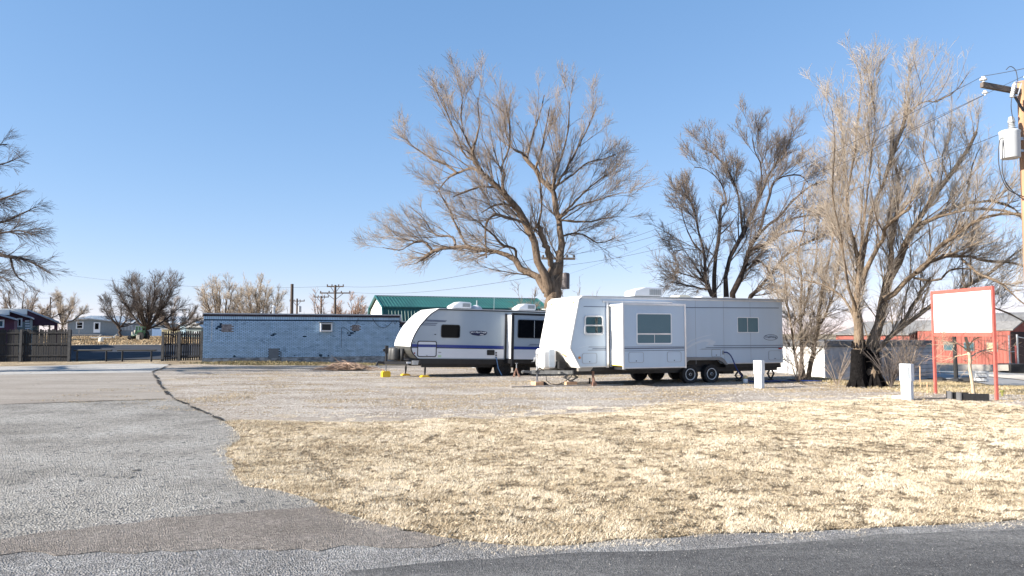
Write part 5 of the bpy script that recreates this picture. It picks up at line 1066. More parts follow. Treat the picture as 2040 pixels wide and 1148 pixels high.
m = MB(); m.box(.05, SL - .05, -.035, .035, ZT - .10, ZT - .005); m.build('top_rail', coral, sd); m = MB(); m.box(.05, SL - .05, -.035, .035, 1.72, 1.84); m.build('bottom_rail', coral, sd)
m = MB(); m.box(.05, SL - .05, -.012, .012, 1.84, ZT - .10); m.build('panel', sign_w, sd)
for k, (x_, y_, rz, lb) in enumerate(((1912, 797, -4, 'left black open planter half on the gravel between pedestal and sign post'), (1942, 800, -10, 'right black planter half nearest to the right sign post'))):
    p = G(x_, y_); e = empty('planter_box', (p[0], p[1], .01), math.radians(rz)); tag(e, lb, 'planter box')
    w_ = .22 if k == 0 else .34
    m = MB(); m.box(-w_, w_, -.03, 0, 0, .20); m.build('front_board', black_rub, e); m = MB(); m.box(-w_ - .035, -w_, -.06, .20, 0, .22); m.build('end_board', mat('grey_plastic', (.14, .14, .145), .6), e); m = MB(); m.box(-w_, w_, .20, .23, 0, .18); m.build('back_board', black_rub, e)
p = G(1955, 772, -.25); e = empty('yard_sign', (p[0], p[1], hgt(p[0], p[1])), math.radians(-52)); tag(e, 'small white yard sign with black print stuck in the bank by the street', 'yard sign')
m = MB(); m.box(-.27, .27, -.006, .006, .22, .60); pn = m.build('panel', sign_w, e); m = MB(); [m.box(x_ - .006, x_ + .006, -.004, .004, -.03, .22) for x_ in (-.15, .15)]; m.build('stake', galv, e); m = MB(); m.box(-.20, .20, -.010, -.006, .50, .515); m.box(-.05, .05, -.010, -.006, .44, .455); m.box(-.17, .20, -.010, -.006, .33, .365); m.build('print', black_trim, pn)
p = G(1997, 790); m = MB(); m.lathe([(.03, 0), (.03, .12), (.06, .14), (.06, .18), (.001, .18)], (p[0], p[1], hgt(p[0], p[1])), 'z', 10); tag(m.build('valve_cap', mat('olive_plastic', (.20, .20, .05), .6)), 'small olive green valve marker in the grass right of the sign post', 'valve marker')
p = P(1905, 757, 36.5); m = MB(); m.tube([(p[0], p[1], -.6), (p[0] - .02, p[1], 1.2), (p[0] - .03, p[1], 3.0)], [.10, .09, .08], 8); tag(m.build('burnt_post', black_rub), 'slim black post standing at the street edge behind the sign', 'post')
m = MB(); [m.lathe([(.35 * s, 0), (.3 * s, .12 * s), (.001, .2 * s)], (p[0] + dx, p[1] + dy, -.46), 'z', 7) for dx, dy, s in ((.3, -.4, 1), (-.3, -.5, .8), (.7, -.8, .7), (-.9, -.2, .9))]; tag(m.build('rubble', black_rub), 'dark broken asphalt lumps around the slim black post', 'rubble')

# ================================================================ BRICK BUILDING
BA = math.radians(20.8); BO = P(405, 660, 42.5); BZ0 = .2
BB = empty('brick_building', (BO[0], 42.5, BZ0), BA); tag(BB, 'long low white painted brick building in shade behind the lot', 'building')
BW = onplane(796, 660, BO, BA)[0]; BT = onplane(560, 627, BO, BA)[1] - BZ0; S1 = onplane(800, 642, BO, BA)[1] - BZ0; BE = BW + 4.0
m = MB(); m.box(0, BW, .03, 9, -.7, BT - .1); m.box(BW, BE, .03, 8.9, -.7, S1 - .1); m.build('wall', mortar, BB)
def brick_wall(x0, x1, z0, z1, y, holes, seed, yy=.03):
    r = random.Random(seed); m = MB(); bh, bw = .0735, .215; row = 0; z = z0
    while z + bh <= z1 + 1e-6:
        x = x0 + (0 if row % 2 else -bw / 2)
        while x < x1:
            a, b = max(x + .008, x0), min(x + bw - .008, x1)
            if b - a > .03 and not any(h[0] < (a + b) / 2 < h[1] and h[2] < z + bh / 2 < h[3] for h in holes) and r.random() > .002:
                pr = y - .012 - r.uniform(0, .008)
                v = [(a, pr, z + .008), (b, pr, z + .008), (b, pr, z + bh - .008), (a, pr, z + bh - .008), (a, yy, z + .008), (b, yy, z + .008), (b, yy, z + bh - .008), (a, yy, z + bh - .008)]
                m.add(v, [(0, 1, 2, 3), (0, 4, 5, 1), (3, 2, 6, 7), (0, 3, 7, 4), (1, 5, 6, 2)])
            x += bw
        z += bh; row += 1
    return m
bx = lambda px: onplane(px, 660, BO, BA)[0]
bz = lambda py: onplane(600, py, BO, BA)[1] - BZ0
patches = [(bx(441), bx(465), bz(662), bz(646)), (bx(699), bx(719), bz(659), bz(646))]
ho = patches + [(bx(536), bx(556), bz(713), bz(694)), (bx(637), bx(661), bz(661), bz(644))]
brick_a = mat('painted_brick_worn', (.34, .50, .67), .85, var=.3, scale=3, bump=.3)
def shuffle_mats(m, seed):
    r = random.Random(seed)
    for i in range(0, len(m.m), 5):
        q = 1 if r.random() < .14 else 0
        for k in range(5): m.m[i + k] = q
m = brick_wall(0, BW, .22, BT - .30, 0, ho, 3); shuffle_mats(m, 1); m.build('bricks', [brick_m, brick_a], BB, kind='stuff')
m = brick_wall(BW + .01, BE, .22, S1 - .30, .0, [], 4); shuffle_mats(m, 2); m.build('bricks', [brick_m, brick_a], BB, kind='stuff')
m = MB(); x = 0
while x < BW - .05: m.box(x + .008, x + .092, -.015, .03, BT - .295, BT - .13); x += .10
m.build('soldier_course', brick_m, BB, kind='stuff')
m = MB(); m.box(-.02, BE, -.03, .035, -.7, .215); m.build('foundation', found, BB)
m = MB(); m.box(-.06, BW + .08, -.10, 9.1, BT - .005, BT + .06); m.box(BW + .08, BE, -.10, 9.0, S1 - .005, S1 + .06); m.box(BW - .0, BW + .10, -.10, .1, S1 + .06, BT - .005); m.build('roof_cap', cap_m, BB)
m = MB(); m.box(-.04, BW + .0, -.06, .03, BT - .125, BT - .005); m.box(BW + .0, BE, -.06, .03, S1 - .125, S1 - .005); m.build('fascia_band', band_m, BB)
for k, h in enumerate(patches): m = MB(); m.box(h[0], h[1], -.01, .03, h[2], h[3]); m.build('wall_patch', patch_m, BB)
m = MB()
for (px, py, s_) in ((437, 651, .14), (432, 655, .10), (440, 646, .08), (700, 664, .14), (696, 668, .09), (706, 661, .08), (693, 664, .07), (588, 708, .05), (468, 709, .10), (640, 709, .12), (655, 709, .08)):
    cx, cz = bx(px), bz(py); m.prism([(cx + s_ * random.uniform(.6, 1.3) * math.cos(a), cz + s_ * .6 * random.uniform(.6, 1.3) * math.sin(a)) for a in np.linspace(0, 2 * PI, 9)[:-1]], -.028, .0)
m.build('bare_mortar_spot', mortar, BB)
h = ho[3]; m = MB(); m.box(h[0], h[1], -.28, .05, h[2], h[3]); acb = m.build('window_air_conditioner', white_pl, BB, bevel=.01); m = MB(); m.box(h[0] + .09, h[1] - .09, -.295, -.275, h[2] + .09, h[3] - .06); m.build('grille', black_trim, acb); m = MB(); m.box(h[0] - .08, h[1] + .08, -.42, .0, h[3] + .05, h[3] + .08); m.build('hood', letter_g, acb)
h = ho[2]; m = MB(); m.box(h[0], h[1], -.04, .0, h[2], h[3]); m.build('meter_panel', mat('slate_panel', (.14, .16, .18), .7), BB)
m = MB(); m.tube([(h[1], -.04, h[3] - .2), (h[1] + .12, -.04, h[3] - .2), (h[1] + .13, -.04, .0)], .02, 6); m.tube([(bx(680), -.03, bz(694)), (bx(680), -.03, bz(655)), (bx(683), -.03, bz(652)), (bx(690), -.03, bz(655)), (bx(697), -.03, bz(662))], .012, 5); m.build('conduit', wire_m, BB)
m = MB(); q = [(bx(742 + 48 * t), -.05, bz(634 + 19 * math.sin(PI * min(1, t * 1.15)) ** .8 if t < .87 else 634 + 10 * (1 - t) / .13 + 6)) for t in np.linspace(0, 1, 14)]; m.tube(q, .014, 5); m.tube([(bx(714), -.05, bz(634)), (bx(708), -.05, bz(645)), (bx(700), -.05, bz(658))], .012, 5); m.build('slack_cable', wire_m, BB)
m = MB(); m.tube([(bx(422), -.02, bz(639)), (bx(422), -.02, bz(680))], .008, 5); m.tube([(bx(550), 3, BT), (bx(550), 3, BT + .5)], .09, 8); m.tube([(bx(550), 3, BT + .5), (bx(552), 3, BT + .62)], .13, 8); m.build('vent_pipe', galv, BB)
for k, (px, py) in enumerate(((720, 636), (729, 636), (767, 636))): pass

# stick pile in front of the building
sp = P(690, 741, 36.5); r = random.Random(5); m = MB()
for i in range(260):
    a = r.uniform(0, PI); L = r.uniform(.5, 1.5); cx = sp[0] + r.gauss(0, .55); cy = sp[1] + r.gauss(0, .25); z0 = r.uniform(.02, .30) * math.exp(-((cx - sp[0]) / .8) ** 2) + .03; dz = r.uniform(-.05, .35) * r.random(); dx, dy = math.cos(a) * L / 2, math.sin(a) * L / 3
    m.tube([(cx - dx, cy - dy, z0), (cx + r.uniform(-.05, .05), cy, z0 + dz * .5 + .05), (cx + dx, cy + dy, max(.02, z0 + dz * (1 if dx < 0 else -.1)))], [.014, .011, .005], 4, cap=False)
m.tube([(sp[0], sp[1], .1), (sp[0] - .4, sp[1], .45), (sp[0] - .75, sp[1], .75)], [.02, .016, .006], 5)
tag(m.build('stick_pile', stick_m), 'pile of cut dry branches on the ground before the brick building', 'brush pile')

# ================================================================ GREEN BARN
gb = empty('green_roof_barn', (-11.4, 66.6, .0), math.radians(21.5)); tag(gb, 'white gabled barn with green ribbed gambrel roof behind the trailers', 'barn')
BL = 16.5; HW = 4.0; zr = 5.35; zk = 4.2; ze = 1.9; xk = 3.25
pf = [(0, ze), (HW - xk, zk), (HW, zr), (HW + xk, zk), (2 * HW, ze)]
m = MB(); m.prism([(.15, 0), (.15, ze)] + [(a + (.1 if a < HW else -.1 if a > HW else 0), b - .08) for a, b in pf[1:4]] + [(2 * HW - .15, ze), (2 * HW - .15, 0)], .15, BL - .15, ax='x'); m.build('wall', barn_w, gb)
def ribbed(p0, p1, x0, x1, mt_i, m, pitch=.30, h=.035):
    d = Vector((0, p1[0] - p0[0], p1[1] - p0[1])); nrm = Vector((0, -(p1[1] - p0[1]), p1[0] - p0[0])).normalized()
    if nrm.z < 0: nrm = -nrm
    x = x0; v = []
    while x < x1:
        for dx, hh in ((0, 0), (pitch * .55, 0), (pitch * .65, h), (pitch * .85, h), (pitch * .95, 0)):
            for q in (p0, p1): v.append(Vector((min(x + dx, x1), q[0], q[1])) + nrm * hh)
        x += pitch
    n = len(v) // 2; m.add(v, [(2 * i, 2 * i + 1, 2 * i + 3, 2 * i + 2) for i in range(n - 1)], mt_i)
rm = MB(); ribbed((pf[1][0], pf[1][1]), pf[2], 0, BL, 0, rm); ribbed((pf[3][0], pf[3][1]), pf[2], 0, BL, 0, rm); rm.build('upper_roof', green_r, gb)
rm = MB(); ribbed((pf[0][0] - .1, pf[0][1] - .3), pf[1], 0, BL, 0, rm); ribbed((pf[4][0] + .1, pf[4][1] - .3), pf[3], 0, BL, 0, rm); rm.build('lower_roof', green_r, gb)
m = MB()
for a, b in zip(pf[:-1], pf[1:]): m.beam((-.06, a[0], a[1] + .02), (-.06, b[0], b[1] + .02), .10, .16); m.beam((BL + .05, a[0], a[1] + .02), (BL + .05, b[0], b[1] + .02), .10, .16)
m.beam((0, HW - xk - .05, zk), (BL, HW - xk - .05, zk), .12, .12); m.beam((0, HW, zr + .05), (BL, HW, zr + .05), .16, .06); m.build('roof_trim', green_dk, gb)

# ================================================================ LEFT: FENCES, BARRIERS, HOUSES
def picket_fence(p0, p1, n, h, gap, label, seed, rails=(.3, .95, 1.6), posts=(), zbase=None):
    r = random.Random(seed); a = Vector((p0[0], p0[1])); b = Vector((p1[0], p1[1])); L = (b - a).length; e = empty('picket_fence', (a.x, a.y, 0), math.atan2(b.y - a.y, b.x - a.x)); tag(e, label, 'fence', 'dark picket fences')
    step = L / n; ms = []
    for k in range(5):
        m = MB(); hh = h + r.uniform(-.035, .035); w = step * (1 - gap) * r.uniform(.9, 1.05) / 2; t = r.uniform(-.008, .008)
        m.prism([(-w, 0), (w, 0), (w + t, hh - .05), (w - .025 + t, hh), (-w + .02 + t, hh - r.uniform(0, .02)), (-w + t, hh - .05)], -.011, .011); ob = m.build('picket', fence_w, e); ms.append(ob.data); bpy.data.objects.remove(ob)
    for i in range(n):
        o = bpy.data.objects.new('picket', ms[i % 5]); COL.objects.link(o); o.parent = e; t = (i + .5) / n; q = a.lerp(b, t)
        z = hgt(q.x, q.y) if zbase is None else zbase; o.location = ((i + .5) * step, -.02 + r.uniform(-.006, .006), z - .04); o.rotation_euler = (0, r.uniform(-.012, .012), 0)
    for zz in rails:
        m = MB(); zl = hgt(a.x, a.y) if zbase is None else zbase; zr_ = hgt(b.x, b.y) if zbase is None else zbase; m.beam((0, -.055, zl + zz), (L, -.055, zr_ + zz), .04, .085); m.build('rail', fence_w, e)
    for s_ in posts:
        q = a.lerp(b, s_ / L); z = hgt(q.x, q.y); m = MB(); m.box(s_ - .07, s_ + .07, -.18, -.08, z - .1, z + h - .05); m.build('post', mat('grey_post_wood', (.05, .05, .052), .9, var=.4, scale=6), e)
    return e
fl0 = (-34.0, 42.6); fl1 = P(142, 700, 43)[:2]
picket_fence(fl0, fl1, 62, 1.86, .10, 'longer dark weathered picket fence at the left edge', 4, (.32, .98, 1.62), posts=(.6, (Vector(fl1) - Vector(fl0)).length - 2.75, (Vector(fl1) - Vector(fl0)).length - .05))
fr0 = P(324, 700, 43.6)[:2]; fr1 = P(404, 700, 43.8)[:2]
picket_fence(fr0, fr1, 18, 1.72, .34, 'short gappy dark picket fence joined to the brick building', 5, (.22, .92, 1.50), posts=(.05, .98, 2.25))
for k, (xa, xb, p1, p2) in enumerate(((147, 223, 154, 212), (234, 311, 244, 302))):
    D = 43.0; a = P(xa, 698, D); b = P(xb, 698, D); e = empty('pipe_barrier', (a[0], D, 0)); tag(e, ['black pipe barrier rail next to the left picket fence', 'black pipe barrier rail next to the right picket fence'][k], 'barrier', 'pipe barriers across the entrance')
    m = MB(); m.tube([(0, 0, a[2]), (b[0] - a[0], 0, a[2])], .055, 8); m.build('rail', black_trim, e)
    for q in (p1, p2): x_ = P(q, 700, D)[0]; m = MB(); m.tube([(x_ - a[0], 0, hgt(x_, D) - .1), (x_ - a[0], 0, a[2])], .05, 8); m.build('post', black_trim, e)
# houses behind the left fence
HA = math.radians(31)
def left_house(label, D, px0, fas, rake, dep, wall_m, roof_m, fas_m=None):
    """front plane turned toward the street; fas/rake/px0 are read off at that plane"""
    O = P(px0, 660, D); zb = hgt(O[0], O[1]); e = empty('bungalow', (O[0], O[1], zb), HA); tag(e, label, 'house')
    q = lambda px, py: (lambda r_: (r_[0], r_[1] - zb))(onplane(px, py, O, HA))
    (x0, z0), (x1, z1) = q(*rake[0]), q(*rake[1]); xl = -4.0
    m = MB(); m.prism([(x0, z0), (x1, z1), (x1, z1 - .12), (x0, z0 - .12)], -.5, dep + .3); m.build('roof', roof_m, e)
    if fas: zf = q(px0, fas[1])[1]; m = MB(); m.box(xl, x0 - .003, -.52, dep + .3, zf, z0); m.build('fascia', fas_m or barn_w, e)
    return e, q, x0, z0, x1, z1
def front_window(e, q, px0, px1, py0, py1, gl):
    (a, zb_), (b, zt) = q(px0, py1), q(px1, py0); m = MB(); m.box(a, b, -.06, -.003, zb_, zt); wf = m.build('window', white_pl, e); m = MB(); m.box(a + .1, b - .1, -.08, -.06, zb_ + .1, zt - .1); m.build('pane', gl, wf)
e, q, x0, z0, x1, z1 = left_house('low house with an open carport roof sloping right, farthest of the left houses', 58, 55, (0, 627), ((55, 616), (118, 641)), 6, wall_dk, cap_m)
xs_, _ = q(74, 650); m = MB(); m.box(-4, xs_, .02, 6, -.2, z1 - .25); m.build('wall', wall_gn, e)
m = MB(); m.prism([(x0 + .01, z0 - .13), (x1 - .1, z1 - .13), (x1 - .1, z1 - .32), (x0 + .01, z1 - .32)], -.40, -.30); m.build('gable_board', wall_dk, e)
xp, _ = q(108, 650); xq, _ = q(115, 650); m = MB(); m.box(xp, xq, -.35, -.1, -.2, z1 - .32); m.build('post', mat('maroon_paint', (.10, .02, .03), .7), e)
front_window(e, q, 60, 71, 641, 652, glass_dk)
e, q, x0, z0, x1, z1 = left_house('small grey house with white fascia, middle of the left houses', 53, 20, (0, 628), ((20, 618), (64, 632)), 5, wall_gn, cap_m)
xe, _ = q(60, 650); m = MB(); m.prism([(-4, -.2), (xe, -.2), (xe, z1 - .15), (x0, z0 - .14), (-4, z0 - .14)], .0, 5); m.build('wall', wall_gn, e)
m = MB(); m.prism([(x0, z0 - .13), (xe, z1 - .13), (xe, z1 - .33), (x0, z1 - .33)], -.05, -.003); m.build('gable_board', wall_dk, e)
front_window(e, q, 34, 45, 634, 652, glass_dk)
for i in range(4): (a_, b_), (c_, d_) = q(50, 641 + 5 * i), q(59, 638.5 + 5 * i); m = MB(); m.box(a_, c_, -.07, -.003, b_, d_); m.build('shutter_slat', white_pl, e)
e, q, x0, z0, x1, z1 = left_house('maroon house with a blue grey metal roof edge, nearest of the left houses', 49, -5, (0, 632), ((-5, 624), (31, 634)), 4, wall_dk, mat('blue_grey_metal', (.32, .38, .46), .4, .3))
xe, _ = q(28, 650); m = MB(); m.prism([(-4, -.2), (xe, -.2), (xe, z1 - .14), (x0, z0 - .13), (-4, z0 - .13)], .0, 4); m.build('wall', mat('maroon_siding', (.10, .03, .055), .7, var=.15), e)
front_window(e, q, -6, 9, 637, 653, glass_bl)
e = empty('shade_house', (-51, 38.2, hgt(-50, 44))); tag(e, 'tall grey house added out of view on the left to shade the rear parking', 'house')  # unseen house, added to cast shade over the rear parking
m = MB(); m.prism([(0, -.3), (9.5, -.3), (9.5, 9.2), (4.75, 12.5), (0, 9.2)], 0, 8); m.build('wall', wall_bg, e)
m = MB(); m.prism([(-.4, 9.0), (4.75, 12.6), (9.9, 9.0), (9.9, 9.2), (4.75, 12.85), (-.4, 9.2)], -.4, 8.4); m.build('roof', roof_g, e)
for x_ in (1.6, 4.2, 6.8):
    for z_ in (1.0, 4.0): m = MB(); m.box(x_, x_ + 1.1, -.05, 0, z_, z_ + 1.4); wf = m.build('window', white_pl, e); m = MB(); m.box(x_ + .1, x_ + 1.0, -.07, -.05, z_ + .1, z_ + 1.3); m.build('pane', glass_dk, wf)
# mobile home
MHD = 130; mh0 = P(134, 670, MHD); e = empty('mobile_home', (mh0[0], MHD, 1.35), .37); tag(e, 'grey mobile home with a silver ribbed roof beyond the field', 'house')
X = lambda px, D=MHD: P(px, 660, D)[0] - mh0[0]
Z = lambda py, D=MHD: P(200, py, D)[2] - 1.35
m = MB(); m.prism([(X(134), -.3), (X(228), -.3), (X(228), Z(642)), (X(172), Z(635.5)), (X(134), Z(640))], 0, 16); m.box(X(228) + .01, X(330), 2.5, 13, -.3, Z(643)); m.build('wall', wall_bg, e)
rm = MB()
xa, xb, xc = X(132), X(172), X(330); zp = Z(635.0); v = []
m = MB(); m.prism([(X(131), Z(640.5)), (X(172), Z(635.2)), (X(230), Z(642.8)), (X(230), Z(641.2)), (X(172), Z(633.6)), (X(131), Z(638.8))], -.4, .2); m.build('gable_trim', cap_m, e)
rm = MB(); pitch = .55; x = X(142)
while x < X(345):
    for (a_, h_) in ((0, 0), (pitch * .6, 0), (pitch * .7, .09), (pitch * .9, .09)):
        fr_ = min(1, max(0, (x + a_ - X(150)) / (X(228) - X(150)))); yb = 0 + 2.2 * fr_; zf = Z(636.5) if x + a_ < X(172) else Z(636.5 + 6 * min(1, (x + a_ - X(172)) / (X(228) - X(172))))
        rm.v += [(x + a_, yb, zf + h_), (x + a_ + 1.2, 9, Z(629.5, MHD + 9) + h_)]
    x += pitch
n = len(rm.v) // 2; rm.f = [(2 * i, 2 * i + 1, 2 * i + 3, 2 * i + 2) for i in range(n - 1)]; rm.m = [0] * len(rm.f); rm.build('roof', metal_r, e)
m = MB(); m.box(X(149), X(162), -.06, 0, Z(655), Z(641)); wf = m.build('window', white_pl, e); m = MB(); m.box(X(151), X(160), -.09, -.06, Z(653.8), Z(642.5)); m.build('pane', glass_dk, wf); m = MB(); m.box(X(151), X(160), -.12, -.09, Z(648.6), Z(648)); m.build('sash_bar', white_pl, wf)
m = MB(); m.box(X(180), X(192), -.08, 0, Z(663), Z(642)); df = m.build('door', white_pl, e); m = MB(); m.box(X(182.5), X(189), -.12, -.08, Z(656), Z(644)); m.build('pane', glass_dk, df)
m = MB(); m.box(X(222), X(300), .8, 4, Z(648.8), Z(648)); m.build('porch_roof', metal_r, e)
m = MB(); [m.box(X(px), X(px) + .10, .8, .9, Z(658), Z(649)) for px in np.arange(223, 290, 2.6)]; m.build('porch_slats', white_pl, e, kind='stuff')
m = MB(); m.box(X(222), X(292), .75, .85, Z(671), Z(658.2)); m.build('porch_wall', wall_bg, e)
m = MB(); m.box(X(146), X(196), -2.4, -.2, Z(668.5), Z(666)); m.box(X(146), X(147), -2.4, -2.3, Z(667), Z(657)); m.box(X(158), X(159.5), -2.4, -2.3, Z(667), Z(657)); m.build('deck', conc, e)
m = MB(); m.tube([(X(143.5), 3, Z(636)), (X(143.5), 3, Z(628))], .35, 8); m.build('chimney', letter_g, e)
# more distant buildings between fence and brick building
def shed(name, label, px0, px1, pytop, D, mt, roof, dep=6, rh=.5, zb_=None, cat='shed'):
    a = P(px0, pytop, D); b = P(px1, pytop, D); z0 = hgt(a[0], D); e = empty(name, (a[0], D, z0)); tag(e, label, cat); w_ = b[0] - a[0]; h = a[2] - z0
    m = MB(); m.box(0, w_, 0, dep, -.3, h - rh * .5); m.build('wall', mt, e); m = MB(); m.prism([(-.2, h - rh * .5 + .003), (w_ / 2, h + rh * .5), (w_ + .2, h - rh * .5 + .003)], -.2, dep + .2) if rh > .3 else m.box(-.15, w_ + .15, -.15, dep + .15, h - rh * .5 + .003, h); m.build('roof', roof, e); return e, w_, h
e, w_, h_ = shed('green_house', 'grey green house wall seen between the picket fence and the brick building', 371, 401, 646, 100, wall_gn, metal_r, rh=.9, cat='house'); m = MB(); m.box(w_ - 1.1, w_ - .3, -.06, 0, .4, h_ - 1); m.build('door', white_pl, e)
shed('yellow_shed', 'low pale yellow shed behind the small twiggy tree', 322, 362, 655, 110, tan_m, metal_r, rh=.2)
shed('pale_blue_shed', 'narrow pale blue shed wall next to the grey green house', 359, 369, 646, 105, mat('pale_blue', (.45, .60, .66), .6), white_pl, rh=.15)
shed('blue_shed', 'low blue shed right of the round tree trunk', 303, 322, 652, 118, mat('muted_blue', (.12, .20, .34), .6), wall_bg, rh=.2)
# tractor
t0 = P(273, 677, 83.0); e = empty('tractor', (t0[0], 83.0, hgt(t0[0], 83))); tag(e, 'old green tractor with a cab parked left of the round tree', 'tractor')
m = MB(); m.prism([(-.95, .05), (-.75, .40), (-.25, .62), (.5, .66), (.55, .25), (.3, .15), (.1, .5), (-.4, .42), (-.7, .05)], -.35, .35); m.build('fender', mat('faded_green', (.26, .36, .27), .6), e)
m = MB(); m.box(-.2, .75, -.3, .3, .35, .85); m.build('bonnet', tr_green, e, bevel=.04)
m = MB(); [m.box(x_ - .03, x_ + .03, y_ - .03, y_ + .03, .8, 1.38) for x_ in (.1, .7) for y_ in (-.3, .3)]; m.box(.05, .75, -.33, .33, .85, 1.05); m.build('cab', tr_green, e); m = MB(); m.box(.0, .8, -.4, .4, 1.38, 1.46); m.build('cab_roof', tr_green, e)
m = MB(); m.box(-.22, -.1, -.3, -.2, .6, 1.08); m.box(-.5, -.4, -.3, -.2, .5, .9); m.build('exhaust', cream_pl, e)
for x_, r_ in ((-.62, .24), (.55, .42)):
    for y_ in (-.5, .32): m = MB(); m.lathe([(r_ * .5, 0), (r_, .02), (r_, .17), (r_ * .5, .19)], (x_, y_, r_), 'y', 18); m.build('wheel', black_rub, e, smooth=True)
m = MB(); m.box(.2, .32, -.55, -.5, .05, .55); m.box(.42, .5, -.55, -.5, .05, .55); m.build('step_rail', cream_pl, e)
for k, (px, py, D) in enumerate(((201, 684, 72),)):
    p = P(px, py, D); m = MB(); m.lathe([(.18, 0), (.24, .1), (.2, .42), (.1, .48)], (p[0], p[1], hgt(p[0], p[1])), 'z', 10); tag(m.build('pale_bucket', cream_pl), 'pale bucket lying in the brown field', 'bucket')
m = MB(); p = P(218, 678, 88); z_ = hgt(p[0], p[1]); m.beam((p[0] - 2.2, p[1], z_ + .15), (p[0] + .6, p[1], z_ + .15), .12, .12); m.beam((p[0] + .3, p[1], z_ + .1), (p[0] + .9, p[1], z_ + .55), .12, .1); m.beam((p[0] - 1.4, p[1], z_ + .1), (p[0] - 1.0, p[1], z_ + .5), .08, .08); tag(m.build('boat_trailer_frame', galv), 'grey metal trailer frame lying in the field before the mobile home', 'trailer frame')

# ================================================================ RIGHT: BLOCK BUILDING AND RED BARN
e = empty('block_building', (P(1645, 757, 36)[0], 36, -.5)); tag(e, 'low white block building behind the blackened tree', 'building')
xr = P(1863, 757, 37.0)[0]; a0 = e.location; Lb = math.hypot(xr - a0.x, 1.0); e.rotation_euler = (0, 0, .3675); Lb = 7.1; hb = P(1700, 679, 36)[2] + .5
m = MB(); m.box(0, Lb, .0, 5.5, -.3, hb - .30); m.build('wall', block_w, e)
m = MB(); m.box(-.14, Lb + .1, -.12, 5.6, hb - .28, hb); m.build('roof_fascia', mat('dark_grey_fascia', (.13, .13, .135), .8, var=.3), e)
m = MB(); m.box(-.05, -.003, .0, 2.4, -.2, hb - .31); m.box(-.05, -.003, 2.6, 5.4, -.2, hb - .31); m.build('end_panel', block_p, e)
xg = 5.0
m = MB(); m.box(2.7, 3.6, -.03, .0, -.1, hb - .35); m.box(3.75, 4.3, -.03, 0, .3, hb - .5); m.build('shutter', mat('dark_panel', (.10, .11, .13), .7, var=.3), e)
for r_ in range(8):
    m = MB(); m.box(4.4, Lb, -.012, -.002, .12 + r_ * .2, .12 + r_ * .2 + .012); m.build('block_joint', mortar, e)
rb = empty('red_barn', (36.5, 54.7, -.6), math.atan2(6.3, -1.8)); tag(rb, 'red boarded barn with grey shingle roof across the side street', 'barn')
# local x runs away from the camera along the lit wall, local -y is the building's inside
RL = 8.5; rw = P(2010, 658.6, 54.7)[2] + .6; rt = P(1985, 625, 55.5)[2] + .6
rp = [(0, rw), (-1.0, rw + .62), (-2.6, rt - .15), (-4.5, rt + .1), (-6.4, rt - .15), (-8, rw + .6), (-9, rw)]
m = MB(); m.prism([(0, -.4)] + [(a, b - .08) for a, b in rp] + [(-9, -.4)], 0, RL, ax='x'); m.build('wall', red_w, rb)
m = MB()
for a, b in zip(rp[:-1], rp[1:]): m.prism([(a[0] + .0, a[1]), (b[0], b[1]), (b[0], b[1] + .1), (a[0], a[1] + .1)], -.25, RL + .0, ax='x')
m.build('roof', roof_g, rb)
for i in range(28):
    m = MB(); m.box(i * .3 + .01, i * .3 + .285, .002, .02 + .006 * (i % 3), -.3, rw - .12); m.build('board', red_w, rb)
for px_ in (1.0, 3.0, 4.9, 6.7):
    m = MB(); m.box(px_, px_ + .95, .03, .06, 1.05, 1.75); wf = m.build('window', mat('grey_window_frame', (.20, .17, .15), .8), rb); m = MB(); m.box(px_ + .06, px_ + .89, .06, .07, 1.11, 1.69); m.build('pane', glass_bl if px_ > 1.5 else mat('boarded_window', (.55, .36, .22), .8), wf)
m = MB(); m.box(-.012, -.002, -8.9, -.05, -.3, rw - .1); m.build('gable_shade_sheet', mat('shaded_barn_end', (.05, .03, .028), .9, var=.3), rb)  # barn end turned from the sun, its shade put into the dark colour
ra = empty('red_annex', (34.0, 63.4, -.6), math.atan2(6.3, -1.8)); tag(ra, 'lower red annex with a long pale grey roof left of the red barn', 'barn')
hw_ = P(1760, 668, 66)[2] + .6; hr_ = P(1762, 643, 70)[2] + .6
m = MB(); m.prism([(.3, -.4), (.3, hw_), (-3.5, hr_), (-7.5, hw_), (-7.5, -.4)], 0, 9, ax='x'); m.build('wall', red_w, ra)
m = MB(); m.prism([(.5, hw_), (-3.5, hr_ + .05), (-3.5, hr_ + .17), (.5, hw_ + .12)], -.1, 9.1, ax='x'); m.prism([(-7.7, hw_), (-3.5, hr_ + .05), (-3.5, hr_ + .17), (-7.7, hw_ + .12)], -.1, 9.1, ax='x'); m.build('roof', roof_g, ra)
ba = G(1866, 735, -.35); bb = G(2008, 737, -.35)
m = MB(); m.beam((ba[0], ba[1], -.28), (bb[0], bb[1], -.22), .3, .36); tag(m.build('retaining_kerb', conc), 'low pale concrete kerb wall below the red barn', 'kerb wall'); m = MB(); m.box(bb[0], bb[0] + 1.0, bb[1] - .3, bb[1] + 1, -.5, .0); tag(m.build('culvert', black_rub), 'dark culvert opening at the end of the kerb wall', 'culvert')
e = empty('chain_gate', (*P(2012, 724, 50)[:2], -.4), -.15); tag(e, 'grey pipe gate with two posts right of the red barn', 'gate')
